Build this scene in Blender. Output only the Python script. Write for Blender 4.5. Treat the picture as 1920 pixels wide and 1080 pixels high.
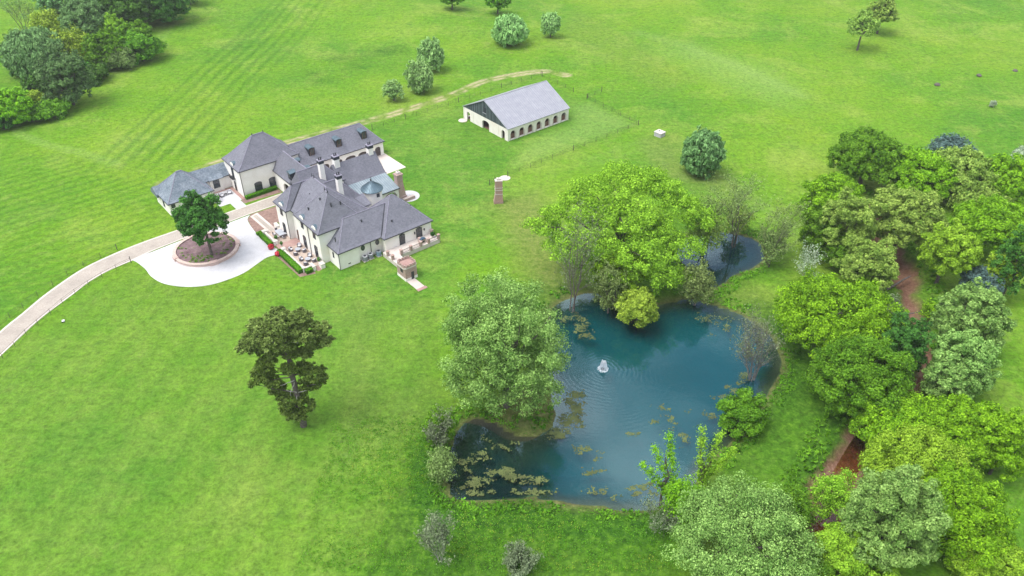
import bpy, math, random
import numpy as np
from mathutils import Vector, noise as mnoise
from math import sin, cos, pi, radians, sqrt, atan2, tan

# ------------------------------------------------------------------ scene, camera, light
SC = bpy.context.scene
COL = SC.collection
for o in list(bpy.data.objects): bpy.data.objects.remove(o)
SC.view_settings.view_transform = 'Standard'; SC.view_settings.look = 'None'
SC.view_settings.exposure = 1.57; SC.view_settings.gamma = 1.0
CAM_H = 90.0; PITCH = radians(35.9); FPX = 1500.0
cam = bpy.data.cameras.new('camera'); cam.sensor_width = 36; cam.lens = 36*FPX/1920; cam.clip_start = 1; cam.clip_end = 6000
camo = bpy.data.objects.new('camera', cam); COL.objects.link(camo)
camo.location = (0, 0, CAM_H); camo.rotation_euler = (pi/2-PITCH, 0, 0); SC.camera = camo

SUN_EL = radians(64); SUN_AZ = radians(-115)          # azimuth: angle of the direction TO the sun, from +Y clockwise
W = bpy.data.worlds.new('World'); SC.world = W; W.use_nodes = True
nt = W.node_tree; nt.nodes.clear()
def wn(t, **k):
    n = nt.nodes.new(t)
    for a, b in k.items(): setattr(n, a, b)
    return n
sky = wn('ShaderNodeTexSky', sky_type='NISHITA'); sky.sun_disc = False
sky.sun_elevation = SUN_EL; sky.sun_rotation = SUN_AZ; sky.air_density = 1.0; sky.dust_density = 1.5
tc = wn('ShaderNodeTexCoord'); mp = wn('ShaderNodeMapping'); mp.inputs['Scale'].default_value = (1, 1, 2.2)
ns = wn('ShaderNodeTexNoise'); ns.inputs['Scale'].default_value = 4.6; ns.inputs['Detail'].default_value = 6; ns.inputs['Roughness'].default_value = .55
cr = wn('ShaderNodeValToRGB'); cr.color_ramp.elements[0].position = .44; cr.color_ramp.elements[1].position = .60
cr.color_ramp.elements[0].color = (.05, .05, .05, 1)
mx = wn('ShaderNodeMixRGB'); mx.inputs['Color2'].default_value = (12.5, 12.3, 12.0, 1)
bg = wn('ShaderNodeBackground'); bg.inputs['Strength'].default_value = .066
wo = wn('ShaderNodeOutputWorld')
L = nt.links.new
sx = wn('ShaderNodeSeparateXYZ'); L(tc.outputs['Generated'], sx.inputs[0])
mr_ = wn('ShaderNodeMapRange'); mr_.inputs['From Min'].default_value = 0; mr_.inputs['From Max'].default_value = 1; mr_.inputs['To Min'].default_value = .40; mr_.inputs['To Max'].default_value = 1.5; L(sx.outputs['Z'], mr_.inputs['Value'])
gm = wn('ShaderNodeMixRGB', blend_type='MULTIPLY'); gm.inputs['Fac'].default_value = 1; L(mx.outputs['Color'], gm.inputs['Color1']); L(mr_.outputs[0], gm.inputs['Color2'])
L(tc.outputs['Generated'], mp.inputs['Vector']); L(mp.outputs['Vector'], ns.inputs['Vector']); L(ns.outputs['Fac'], cr.inputs['Fac'])
L(cr.outputs['Color'], mx.inputs['Fac']); L(sky.outputs['Color'], mx.inputs['Color1']); L(gm.outputs['Color'], bg.inputs['Color']); L(bg.outputs['Background'], wo.inputs['Surface'])
sd = bpy.data.lights.new('sun', 'SUN'); sd.energy = 1.2; sd.angle = radians(30); sd.color = (1, .96, .9)
so = bpy.data.objects.new('sun', sd); COL.objects.link(so); so.location = (-50, -20, 150)
_d = Vector((sin(SUN_AZ)*cos(SUN_EL), cos(SUN_AZ)*cos(SUN_EL), sin(SUN_EL)))
so.rotation_euler = _d.to_track_quat('Z', 'Y').to_euler()

# ------------------------------------------------------------------ helpers
def ray(x, y):
    u = (x-960)/FPX; w = (540-y)/FPX
    return np.array([u, cos(PITCH)+w*sin(PITCH), -sin(PITCH)+w*cos(PITCH)])
def G(x, y, z=0.0):                       # where the line of sight of a photo point meets height z
    r = ray(x, y); t = (z-CAM_H)/r[2]
    return (r[0]*t, r[1]*t)
def hill(x, y):                            # gentle relief of the far fields (0 round the house, barn and ponds)
    m = np.clip((y-228)/70, 0, 1); m = m*m*(3-2*m)
    h = 1.5*np.sin(x*.021+1.3)*np.cos(y*.027)+.9*np.sin(x*.05+y*.033)+.4*np.sin(x*.11-y*.07)
    return m*h
def GT(x, y):                              # same, on the terrain
    z = 0.0
    for _ in range(6):
        p = G(x, y, z); z = float(hill(np.float64(p[0]), np.float64(p[1])))
    return (p[0], p[1], z)
def prop(o, label=None, cat=None, group=None, kind=None):
    if label: o['label'] = label
    if cat: o['category'] = cat
    if group: o['group'] = group
    if kind: o['kind'] = kind
    return o
def empty(name, loc, rz=0, label=None, cat=None, group=None):
    o = bpy.data.objects.new(name, None); COL.objects.link(o); o.location = loc; o.rotation_euler = (0, 0, rz); o.empty_display_size = .3
    return prop(o, label, cat, group)
def copy_tree(o, parent=None):
    c = o.copy(); COL.objects.link(c); c.parent = parent
    for ch in list(o.children): copy_tree(ch, c)
    return c
class MB:
    def __init__(s): s.v = []; s.f = []
    def poly(s, pts): n = len(s.v); s.v += [tuple(p) for p in pts]; s.f.append(tuple(range(n, n+len(pts)))); return s
    def box(s, x0, x1, y0, y1, z0, z1):
        n = len(s.v); s.v += [(x0,y0,z0),(x1,y0,z0),(x1,y1,z0),(x0,y1,z0),(x0,y0,z1),(x1,y0,z1),(x1,y1,z1),(x0,y1,z1)]
        s.f += [tuple(n+i for i in q) for q in ((3,2,1,0),(4,5,6,7),(0,1,5,4),(1,2,6,5),(2,3,7,6),(3,0,4,7))]; return s
    def prism(s, pts, z0, z1):             # pts in xy, counter-clockwise
        n = len(s.v); k = len(pts)
        s.v += [(p[0], p[1], z0) for p in pts]+[(p[0], p[1], z1) for p in pts]
        s.f.append(tuple(range(n+k-1, n-1, -1))); s.f.append(tuple(range(n+k, n+2*k)))
        for i in range(k): j = (i+1) % k; s.f.append((n+i, n+j, n+k+j, n+k+i))
        return s
    def loft(s, a, b, caps=True):          # two equal rings of 3d points
        n = len(s.v); k = len(a); s.v += [tuple(p) for p in a]+[tuple(p) for p in b]
        for i in range(k): j = (i+1) % k; s.f.append((n+i, n+j, n+k+j, n+k+i))
        if caps: s.f.append(tuple(range(n+k-1, n-1, -1))); s.f.append(tuple(range(n+k, n+2*k)))
        return s
    def tube(s, p0, p1, r0, r1=None, n=6, caps=True):
        r1 = r0 if r1 is None else r1; p0 = Vector(p0); p1 = Vector(p1); d = (p1-p0)
        if d.length < 1e-6: return s
        d.normalize(); a = d.orthogonal().normalized(); b = d.cross(a)
        A_ = [p0+(a*cos(2*pi*i/n)+b*sin(2*pi*i/n))*r0 for i in range(n)]; B_ = [p1+(a*cos(2*pi*i/n)+b*sin(2*pi*i/n))*r1 for i in range(n)]
        return s.loft(A_, B_, caps)
    def cyl(s, x, y, z0, z1, r0, r1=None, n=16):
        r1 = r0 if r1 is None else r1
        return s.loft([(x+r0*cos(2*pi*i/n), y+r0*sin(2*pi*i/n), z0) for i in range(n)], [(x+r1*cos(2*pi*i/n), y+r1*sin(2*pi*i/n), z1) for i in range(n)])
    def ball(s, c, r, nu=10, nv=6, sz=1.0, bump=0, seed=0):
        rg = random.Random(seed); n = len(s.v)
        for j in range(1, nv):
            for i in range(nu):
                t = pi*j/nv; q = r*(1+rg.uniform(-bump, bump)); s.v.append((c[0]+q*sin(t)*cos(2*pi*i/nu), c[1]+q*sin(t)*sin(2*pi*i/nu), c[2]+q*cos(t)*sz))
        top = len(s.v); s.v.append((c[0], c[1], c[2]+r*sz)); s.v.append((c[0], c[1], c[2]-r*sz))
        for i in range(nu):
            k = (i+1) % nu; s.f.append((n+i, n+k, top)); s.f.append((n+(nv-2)*nu+k, n+(nv-2)*nu+i, top+1))
            for j in range(nv-2): s.f.append((n+j*nu+i, n+(j+1)*nu+i, n+(j+1)*nu+k, n+j*nu+k))
        return s
    def build(s, name, mat, parent=None, loc=(0,0,0), rz=0, smooth=False):
        m = bpy.data.meshes.new(name); m.from_pydata(s.v, [], s.f); m.update()
        if mat: m.materials.append(mat)
        if smooth: m.polygons.foreach_set('use_smooth', [True]*len(m.polygons))
        o = bpy.data.objects.new(name, m); COL.objects.link(o); o.location = loc; o.rotation_euler = (0, 0, rz)
        if parent: o.parent = parent
        return o

# ------------------------------------------------------------------ materials
class NT:
    def __init__(s, name):
        s.m = bpy.data.materials.new(name); s.m.use_nodes = True; s.t = s.m.node_tree; s.t.nodes.clear()
        s.out = s.n('ShaderNodeOutputMaterial')
    def n(s, t, **k):
        x = s.t.nodes.new(t)
        for a, b in k.items(): setattr(x, a, b)
        return x
    def l(s, a, b): s.t.links.new(a, b)
    def noise(s, vec, scale, detail=4, rough=.55, dist=0):
        x = s.n('ShaderNodeTexNoise'); x.inputs['Scale'].default_value = scale; x.inputs['Detail'].default_value = detail
        x.inputs['Roughness'].default_value = rough; x.inputs['Distortion'].default_value = dist; s.l(vec, x.inputs['Vector']); return x.outputs['Fac']
    def ramp(s, fac, stops):
        x = s.n('ShaderNodeValToRGB'); e = x.color_ramp.elements
        while len(e) < len(stops): e.new(.5)
        for i, (p, c) in enumerate(stops): e[i].position = p; e[i].color = (*c, 1) if len(c) == 3 else c
        s.l(fac, x.inputs['Fac']); return x.outputs['Color']
    def mix(s, fac, a, b, mode='MIX'):
        x = s.n('ShaderNodeMixRGB', blend_type=mode)
        for k, v in (('Fac', fac), ('Color1', a), ('Color2', b)):
            if isinstance(v, (int, float)): x.inputs[k].default_value = v
            elif isinstance(v, tuple): x.inputs[k].default_value = (*v, 1)
            else: s.l(v, x.inputs[k])
        return x.outputs['Color']
    def math(s, op, a, b=0.0, clamp=False):
        x = s.n('ShaderNodeMath', operation=op, use_clamp=clamp)
        for i, v in enumerate((a, b)):
            if isinstance(v, (int, float)): x.inputs[i].default_value = v
            else: s.l(v, x.inputs[i])
        return x.outputs[0]
    def attr(s, name):
        x = s.n('ShaderNodeAttribute', attribute_name=name); return x.outputs['Fac']
    def pos(s): return s.n('ShaderNodeNewGeometry').outputs['Position']
    def obj(s): return s.n('ShaderNodeTexCoord').outputs['Object']
    def bsdf(s, col, rough=.8, spec=.3, bump=None, bstr=.3, bdist=.1, metal=0):
        b = s.n('ShaderNodeBsdfPrincipled')
        if isinstance(col, tuple): b.inputs['Base Color'].default_value = (*col, 1)
        else: s.l(col, b.inputs['Base Color'])
        b.inputs['Roughness'].default_value = rough; b.inputs['Specular IOR Level'].default_value = spec; b.inputs['Metallic'].default_value = metal
        if bump is not None:
            x = s.n('ShaderNodeBump'); x.inputs['Strength'].default_value = bstr; x.inputs['Distance'].default_value = bdist
            s.l(bump, x.inputs['Height']); s.l(x.outputs['Normal'], b.inputs['Normal'])
        return b
    def done(s, sh): s.l(sh.outputs[0], s.out.inputs['Surface']); return s.m
def mottle(name, c1, c2, scale=1.5, rough=.8, spec=.3, fine=12, c3=None, bstr=.25, metal=0):
    t = NT(name); p = t.obj(); a = t.noise(p, scale, 5); b = t.noise(p, fine, 3, .7)
    f = t.math('ADD', t.math('MULTIPLY', a, .6), t.math('MULTIPLY', b, .4))
    col = t.ramp(f, [(.36, c1), (.62, c2)])
    if c3: col = t.mix(t.ramp(t.noise(p, scale*.35, 4), [(.52, (0,0,0)), (.7, (1,1,1))]), col, c3)
    return t.done(t.bsdf(col, rough, spec, b, bstr, .03, metal))
def shingle(name, c1, c2, c3):
    t = NT(name); p = t.obj(); s = t.n('ShaderNodeSeparateXYZ'); t.l(p, s.inputs[0])
    row = t.math('FRACT', t.math('MULTIPLY', s.outputs['Z'], 5.0)); rid = t.math('FLOOR', t.math('MULTIPLY', s.outputs['Z'], 5.0))
    c = t.n('ShaderNodeCombineXYZ'); t.l(t.math('FLOOR', t.math('MULTIPLY', s.outputs['X'], 3.2)), c.inputs[0]); t.l(t.math('FLOOR', t.math('MULTIPLY', s.outputs['Y'], 3.2)), c.inputs[1]); t.l(rid, c.inputs[2])
    w = t.n('ShaderNodeTexWhiteNoise'); t.l(c.outputs[0], w.inputs['Vector'])
    f = t.math('ADD', t.math('MULTIPLY', t.noise(p, .5, 6, .6), .55), t.math('ADD', t.math('MULTIPLY', w.outputs['Value'], .25), t.math('MULTIPLY', t.noise(p, 9, 3, .7), .25)))
    col = t.ramp(f, [(.3, c1), (.55, c2), (.8, c3)])
    col = t.mix(t.ramp(row, [(0, (.5,.5,.5)), (.14, (0,0,0))]), col, tuple(q*.55 for q in c1))
    return t.done(t.bsdf(col, .75, .3, row, .3, .03))
def seam(name, c1, c2, axis='X', k=2.4, rough=.42, metal=.35):
    t = NT(name); p = t.obj(); s = t.n('ShaderNodeSeparateXYZ'); t.l(p, s.inputs[0])
    fr = t.math('FRACT', t.math('MULTIPLY', s.outputs[axis], k)); ln = t.ramp(fr, [(0, (1,1,1)), (.1, (1,1,1)), (.16, (0,0,0))])
    col = t.mix(t.ramp(t.noise(p, .7, 5), [(.35, (0,0,0)), (.7, (1,1,1))]), c1, c2); col = t.mix(t.math('MULTIPLY', ln, .45), col, tuple(q*.55 for q in c1))
    return t.done(t.bsdf(col, rough, .5, ln, .6, .03, metal))
def masonry(name, cols, mortar, scale=3.0, w=.5, h=.25, rough=.85):
    t = NT(name); p = t.obj(); s = t.n('ShaderNodeSeparateXYZ'); t.l(p, s.inputs[0]); c = t.n('ShaderNodeCombineXYZ')
    t.l(t.math('ADD', s.outputs['X'], s.outputs['Y']), c.inputs[0]); t.l(s.outputs['Z'], c.inputs[1])
    b = t.n('ShaderNodeTexBrick'); b.inputs['Scale'].default_value = scale; b.inputs['Brick Width'].default_value = w; b.inputs['Row Height'].default_value = h; b.inputs['Mortar Size'].default_value = .02
    b.inputs['Color1'].default_value = (*cols[0], 1); b.inputs['Color2'].default_value = (*cols[1], 1); b.inputs['Mortar'].default_value = (*mortar, 1); t.l(c.outputs[0], b.inputs['Vector'])
    col = t.mix(t.ramp(t.noise(p, 1.6, 5), [(.4, (0,0,0)), (.7, (1,1,1))]), b.outputs['Color'], cols[2])
    col = t.mix(.35, col, t.ramp(t.noise(p, 14, 3, .7), [(.3, (.3,.3,.3)), (.7, (.9,.9,.9))]), 'OVERLAY')
    return t.done(t.bsdf(col, rough, .2, t.noise(p, 8, 4), .5, .05))
def paver(name, c1, c2, c3, scale=2.0, rot=0.0):
    t = NT(name); p = t.pos(); mpn = t.n('ShaderNodeMapping'); mpn.inputs['Rotation'].default_value = (0, 0, rot); t.l(p, mpn.inputs['Vector'])
    b = t.n('ShaderNodeTexBrick'); b.inputs['Scale'].default_value = scale; b.inputs['Mortar Size'].default_value = .015
    b.inputs['Color1'].default_value = (*c1, 1); b.inputs['Color2'].default_value = (*c2, 1); b.inputs['Mortar'].default_value = (*[q*.6 for q in c1], 1); t.l(mpn.outputs[0], b.inputs['Vector'])
    col = t.mix(t.ramp(t.noise(p, .25, 6, .65), [(.42, (0,0,0)), (.68, (1,1,1))]), b.outputs['Color'], c3)
    col = t.mix(.3, col, t.ramp(t.noise(p, 3, 4, .7), [(.3, (.35,.35,.35)), (.7, (.75,.75,.75))]), 'OVERLAY')
    return t.done(t.bsdf(col, .85, .2))
M = {}
M['stucco'] = mottle('stucco', (.76,.735,.70), (.84,.825,.80), .5, .9, .1, 7, (.78,.74,.68), .15)
M['trim'] = mottle('trim', (.72,.69,.64), (.8,.78,.74), 1, .8, .2)
M['roof'] = shingle('roof_shingles', (.112,.116,.142), (.152,.155,.190), (.195,.197,.235))
M['slate'] = shingle('slate', (.09,.12,.155), (.16,.195,.235), (.27,.30,.345))
M['cap'] = mottle('ridge_cap', (.17,.16,.21), (.27,.26,.33), 2)
M['dark'] = mottle('dark_bronze', (.02,.022,.028), (.045,.048,.06), 2, .5, .4)
M['copper'] = seam('aged_metal_dome', (.07,.12,.155), (.12,.18,.22), 'X', 2.2)
M['lead'] = mottle('dormer_metal', (.05,.085,.11), (.11,.16,.195), 1.5, .45, .5, 8, None, .2, .3)
M['dormwall'] = mottle('dormer_wall', (.018,.024,.034), (.04,.048,.062), 2)
M['seamroof'] = seam('seam_metal_roof', (.20,.255,.29), (.28,.335,.37), 'X', 1.9, .5, .2)
M['barnroof'] = seam('barn_metal_roof', (.27,.28,.325), (.33,.34,.385), 'X', 1.35, .5, .1)
t = NT('glass'); b_ = t.bsdf(t.ramp(t.noise(t.obj(), .8, 2), [(.3, (.015,.02,.03)), (.7, (.06,.075,.09))]), .08, .8); M['glass'] = t.done(b_)
M['brick'] = masonry('brown_stone', ((.27,.165,.14), (.36,.24,.21), (.33,.26,.245)), (.42,.37,.34), 3, .5, .25)
M['redstone'] = masonry('red_stone', ((.29,.155,.13), (.38,.225,.195), (.33,.24,.22)), (.42,.36,.33), 3, .5, .25)
M['stone'] = masonry('pale_stone', ((.46,.36,.32), (.40,.30,.27), (.50,.42,.37)), (.5,.45,.4), 2.2, .6, .3)
M['planterstone'] = masonry('planter_stone', ((.40,.27,.235), (.48,.34,.30), (.46,.37,.335)), (.5,.43,.4), 3, .5, .25)
M['concrete'] = mottle('white_concrete', (.40,.40,.415), (.53,.53,.55), .25, .85, .2, 2.5, (.41,.41,.43), .1)
M['pad'] = mottle('cream_pad', (.46,.41,.375), (.58,.52,.48), .3, .85, .2, 3, (.42,.36,.33), .1)
M['drive'] = paver('drive_pavers', (.40,.36,.315), (.35,.31,.27), (.28,.25,.22), 1.6, .6)
M['edge'] = mottle('drive_edge', (.46,.42,.38), (.55,.51,.47), 1)
M['patiostone'] = paver('patio_stone', (.42,.34,.285), (.46,.375,.32), (.35,.28,.235), 1.2, radians(39.4))
M['brickpave'] = paver('brick_paving', (.34,.21,.19), (.28,.17,.155), (.38,.26,.23), 3, radians(39.4))
M['mulch'] = mottle('mulch', (.16,.10,.09), (.30,.205,.17), 1.2, .95, .1, 9, (.22,.15,.13), .8)
M['soil'] = mottle('bed_soil', (.10,.062,.07), (.235,.165,.17), .9, .95, .1, 6, (.13,.09,.09), .9)
M['iron'] = mottle('black_iron', (.02,.02,.022), (.04,.04,.045), 3, .5, .4)
M['wicker'] = mottle('grey_wicker', (.09,.08,.095), (.17,.155,.17), 12, .8, .2, 30)
M['cushion'] = mottle('pale_cushion', (.5,.5,.53), (.62,.62,.65), 3)
M['tabletop'] = mottle('grey_tabletop', (.30,.32,.36), (.40,.42,.46), 2, .3, .5)
M['acmetal'] = mottle('ac_metal', (.22,.25,.28), (.32,.35,.38), 4, .5, .4)
M['acblue'] = mottle('ac_blue_metal', (.16,.25,.34), (.24,.34,.43), 4, .5, .4)
M['terracotta'] = mottle('cream_pot', (.5,.46,.4), (.58,.54,.48), 3)
M['barnwall'] = mottle('barn_wall', (.70,.65,.62), (.80,.765,.74), .7, .9, .1, 6, (.74,.67,.62), .15)
t = NT('grey_boards'); p_ = t.obj(); s_ = t.n('ShaderNodeSeparateXYZ'); t.l(p_, s_.inputs[0])
wn_ = t.n('ShaderNodeTexWhiteNoise', noise_dimensions='1D'); t.l(t.math('FLOOR', t.math('MULTIPLY', s_.outputs['Y'], 4.2)), wn_.inputs['W'])
_mp = t.n('ShaderNodeMapping'); _mp.inputs['Scale'].default_value = (1, 6, .7); t.l(p_, _mp.inputs['Vector'])
_f = t.math('ADD', t.math('MULTIPLY', wn_.outputs['Value'], .45), t.math('MULTIPLY', t.noise(_mp.outputs[0], 2, 5, .7), .6))
M['boards'] = t.done(t.bsdf(t.ramp(_f, [(.2, (.02,.03,.034)), (.5, (.055,.075,.085)), (.8, (.15,.18,.19))]), .85, .2))
M['brownwood'] = mottle('brown_wood', (.10,.055,.045), (.22,.13,.11), 3, .8, .2)
M['doorwood'] = mottle('door_wood', (.07,.055,.055), (.13,.105,.105), 3, .7, .2)
M['wood'] = mottle('post_wood', (.05,.045,.04), (.10,.09,.075), 3)
M['bark'] = mottle('bark', (.07,.06,.055), (.16,.14,.13), 2.5, .95, .1, 12, None, .8)
M['greybark'] = mottle('grey_bark', (.13,.12,.115), (.24,.225,.215), 2.5, .95, .1, 12)
M['palebark'] = mottle('pale_bark', (.20,.195,.185), (.33,.32,.305), 2.5, .95, .1, 12, None, .6)
M['creamsandstone'] = mottle('parapet_stone', (.5,.45,.42), (.6,.55,.52), 2)
M['whitebox'] = mottle('grey_block', (.34,.34,.37), (.48,.48,.5), 2.5, .9, .2)
M['redpot'] = mottle('red_ball', (.34,.03,.06), (.5,.07,.10), 6, .6, .3)
M['cloth'] = mottle('blue_cover', (.03,.06,.10), (.06,.10,.15), 3)
M['gravel'] = mottle('gravel', (.5,.42,.34), (.62,.55,.47), 1.5, .95, .1, 8)

def leafmat(name, dark, light, trans=.16):
    t = NT(name); a = t.attr('tint'); oi = t.n('ShaderNodeObjectInfo').outputs['Random']
    dark = tuple(min(.8, q*1.0) for q in dark); light = tuple(min(.8, q*1.5) for q in light)
    col = t.ramp(a, [(0, dark), (.55, tuple((d+l_)/2 for d, l_ in zip(dark, light))), (1, light)])
    h = t.n('ShaderNodeHueSaturation'); t.l(col, h.inputs['Color'])
    t.l(t.math('ADD', t.math('MULTIPLY', oi, .02), .49), h.inputs['Hue']); t.l(t.math('ADD', t.math('MULTIPLY', oi, .22), .9), h.inputs['Value'])
    b = t.bsdf(h.outputs[0], .65, .08); tr = t.n('ShaderNodeBsdfTranslucent'); t.l(h.outputs[0], tr.inputs['Color'])
    m = t.n('ShaderNodeMixShader'); m.inputs[0].default_value = trans; t.l(b.outputs[0], m.inputs[1]); t.l(tr.outputs[0], m.inputs[2])
    return t.done(m)
LM = {
 'lime':   leafmat('lime_leaf', (.075,.185,.008), (.27,.45,.035)),
 'bright': leafmat('bright_leaf', (.045,.150,.004), (.21,.40,.016)),
 'yellow': leafmat('yellowish_leaf', (.10,.19,.012), (.30,.42,.05)),
 'mid':    leafmat('mid_leaf', (.028,.11,.006), (.13,.28,.018)),
 'dark':   leafmat('dark_leaf', (.016,.070,.010), (.085,.20,.028)),
 'oak':    leafmat('oak_leaf', (.012,.07,.012), (.065,.20,.03)),
 'blue':   leafmat('blue_leaf', (.03,.07,.06), (.11,.18,.165)),
 'silver': leafmat('silver_leaf', (.050,.150,.018), (.26,.41,.11)),
 'sage':   leafmat('sage_leaf', (.07,.165,.015), (.27,.38,.075)),
 'willow': leafmat('willow_leaf', (.045,.14,.035), (.18,.33,.115)),
 'wilight': leafmat('pale_willow_leaf', (.10,.24,.055), (.30,.48,.17)),
 'olive':  leafmat('olive_leaf', (.07,.125,.025), (.20,.28,.09)),
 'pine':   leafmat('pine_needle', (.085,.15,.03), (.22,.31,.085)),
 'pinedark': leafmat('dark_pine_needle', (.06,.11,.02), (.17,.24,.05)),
 'maroon': leafmat('grey_green_leaf', (.03,.085,.022), (.13,.22,.075)),
 'hedge':  leafmat('hedge_leaf', (.02,.10,.004), (.10,.27,.012)),
 'grey':   leafmat('grey_twig_leaf', (.09,.13,.06), (.15,.19,.105)),
 'blossom': leafmat('pale_blossom_leaf', (.14,.22,.12), (.34,.40,.28)),
}

# ------------------------------------------------------------------ ground
def arr(*pts): return np.array(pts, float)
def sdist(px, py, poly):                    # signed distance to polygon, negative inside
    n = len(poly); d = np.full(px.shape, 1e9); ins = np.zeros(px.shape, bool)
    for i in range(n):
        ax, ay = poly[i]; bx, by = poly[(i+1) % n]
        ex, ey = bx-ax, by-ay; t_ = np.clip(((px-ax)*ex+(py-ay)*ey)/(ex*ex+ey*ey+1e-9), 0, 1)
        d = np.minimum(d, np.hypot(px-ax-t_*ex, py-ay-t_*ey))
        c = ((ay > py) != (by > py)); xx = np.where(c, (bx-ax)*(py-ay)/((by-ay) if by != ay else 1e-9)+ax, -1e9); ins ^= c & (px < xx)
    return np.where(ins, -d, d)
def ldist(px, py, line):                    # distance to polyline + parameter along
    d = np.full(px.shape, 1e9); s = np.zeros(px.shape); acc = 0
    for (ax, ay), (bx, by) in zip(line[:-1], line[1:]):
        ex, ey = bx-ax, by-ay; ll = sqrt(ex*ex+ey*ey); t_ = np.clip(((px-ax)*ex+(py-ay)*ey)/(ll*ll), 0, 1)
        q = np.hypot(px-ax-t_*ex, py-ay-t_*ey); m = q < d; d = np.where(m, q, d); s = np.where(m, acc+t_*ll, s); acc += ll
    return d, s
def smooth(pts, k=4, closed=True):
    P = [np.array(p, float) for p in pts]; n = len(P); out = []
    for i in range(n if closed else n-1):
        p0, p1, p2, p3 = (P[(i-1) % n], P[i], P[(i+1) % n], P[(i+2) % n]) if closed else (P[max(i-1, 0)], P[i], P[i+1], P[min(i+2, n-1)])
        for j in range(k):
            t_ = j/k; out.append(tuple(.5*((2*p1)+(-p0+p2)*t_+(2*p0-5*p1+4*p2-p3)*t_*t_+(-p0+3*p1-3*p2+p3)*t_**3)))
    if not closed: out.append(tuple(P[-1]))
    return out
WZ = -.45
POND = smooth([G(x, y, WZ) for x, y in [(1036,581),(1061,564),(1104,551),(1140,562),(1176,580),(1220,575),(1261,566),(1291,562),(1330,572),(1368,583),(1398,598),(1427,619),(1453,649),(1462,679),(1453,709),(1436,738),(1410,777),(1385,807),(1340,850),(1300,905),(1265,935),(1223,948),(1163,951),(1099,945),(1036,937),(984,930),(929,933),(878,934),(848,922),(846,883),(850,849),(862,812),(882,790),(925,797),(962,816),(1000,820),(1033,802),(1044,772),(1035,735),(1032,690),(1022,640),(1026,604)]], 3)
POOL = smooth([G(x, y, WZ) for x, y in [(1270,470),(1285,450),(1311,440),(1346,437),(1390,443),(1414,452),(1431,472),(1428,490),(1411,501),(1376,513),(1354,530),(1335,538),(1315,520),(1290,500)]], 3)
CREEK = smooth([G(x, y, -1) for x, y in [(1610,380),(1640,430),(1672,482),(1694,530),(1708,590),(1736,650),(1728,705),(1690,745),(1648,790),(1610,842),(1585,885),(1560,925),(1548,975),(1545,1030),(1540,1120),(1540,1200)]], 3, False)
TRACK = smooth([GT(x, y)[:2] for x, y in [(300,345),(345,330),(385,313),(425,300),(480,283),(560,262),(640,240),(723,218),(800,194),(850,177),(900,155),(950,143),(1015,134),(1062,141)]], 3, False)
def vnoise(X, Y, s, seed=0):                 # cheap smooth value noise
    x = X*s+seed*17.3; y = Y*s+seed*7.7; xi = np.floor(x); yi = np.floor(y); fx = x-xi; fy = y-yi; fx = fx*fx*(3-2*fx); fy = fy*fy*(3-2*fy)
    h = lambda a, b: np.modf(np.abs(np.sin(a*127.1+b*311.7)*43758.5453))[0]
    return (h(xi, yi)*(1-fx)+h(xi+1, yi)*fx)*(1-fy)+(h(xi, yi+1)*(1-fx)+h(xi+1, yi+1)*fx)*fy
def sst(a, b, x): t_ = np.clip((x-a)/(b-a), 0, 1); return t_*t_*(3-2*t_)
xs = np.concatenate([np.linspace(-1500, -260, 14), np.arange(-235, 236, .95), np.linspace(260, 1500, 14)])
ys = np.concatenate([np.linspace(-400, 40, 8), np.arange(52, 372, .95), np.linspace(400, 2500, 16)])
X, Y = np.meshgrid(xs, ys); Xf, Yf = X.ravel(), Y.ravel()
wob = (vnoise(Xf, Yf, .25)-.5)*1.6+(vnoise(Xf, Yf, .9, 3)-.5)*.9
dP = sdist(Xf, Yf, POND)+wob*.45; dQ = sdist(Xf, Yf, POOL)+wob*.4; dW = np.minimum(dP, dQ)
dC, sC = ldist(Xf, Yf, CREEK); hw = 1.7+.8*np.sin(sC*.09)+wob*1.3
Z = hill(Xf, Yf)
bank = np.where(dW > 0, WZ*(1-sst(0, 3.6, dW)), WZ-np.minimum(2.6, .33*np.abs(dW)))
Z = np.where(dW < 3.6, np.where(dW > 0, np.minimum(Z, bank+0*Z), bank), Z)
cz = -1.35*(1-sst(hw-.8, hw+1.6, dC)); Z = Z+cz+(vnoise(Xf, Yf, .5, 5)-.5)*.35*np.exp(-(dC/4)**2)
lot = sst(2, 8, dW)*sst(0, 6, np.hypot(Xf+40, Yf-150)-75)*sst(0, 6, np.hypot(Xf-2, Yf-200)-35)
Z = Z+lot*((vnoise(Xf, Yf, .12, 8)-.5)*.35+(vnoise(Xf, Yf, .5, 9)-.5)*.10)
dT, sT = ldist(Xf, Yf, TRACK)
tr = np.exp(-((np.abs(dT-.9))/.55)**2)*sst(.30, .6, vnoise(Xf, Yf, .35, 11)+vnoise(Xf, Yf, 1.1, 12)*.4-.2)*np.where(dT < 40, 1, 0)
def inpoly(px): return sdist(Xf, Yf, [GT(*p)[:2] for p in px])
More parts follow.
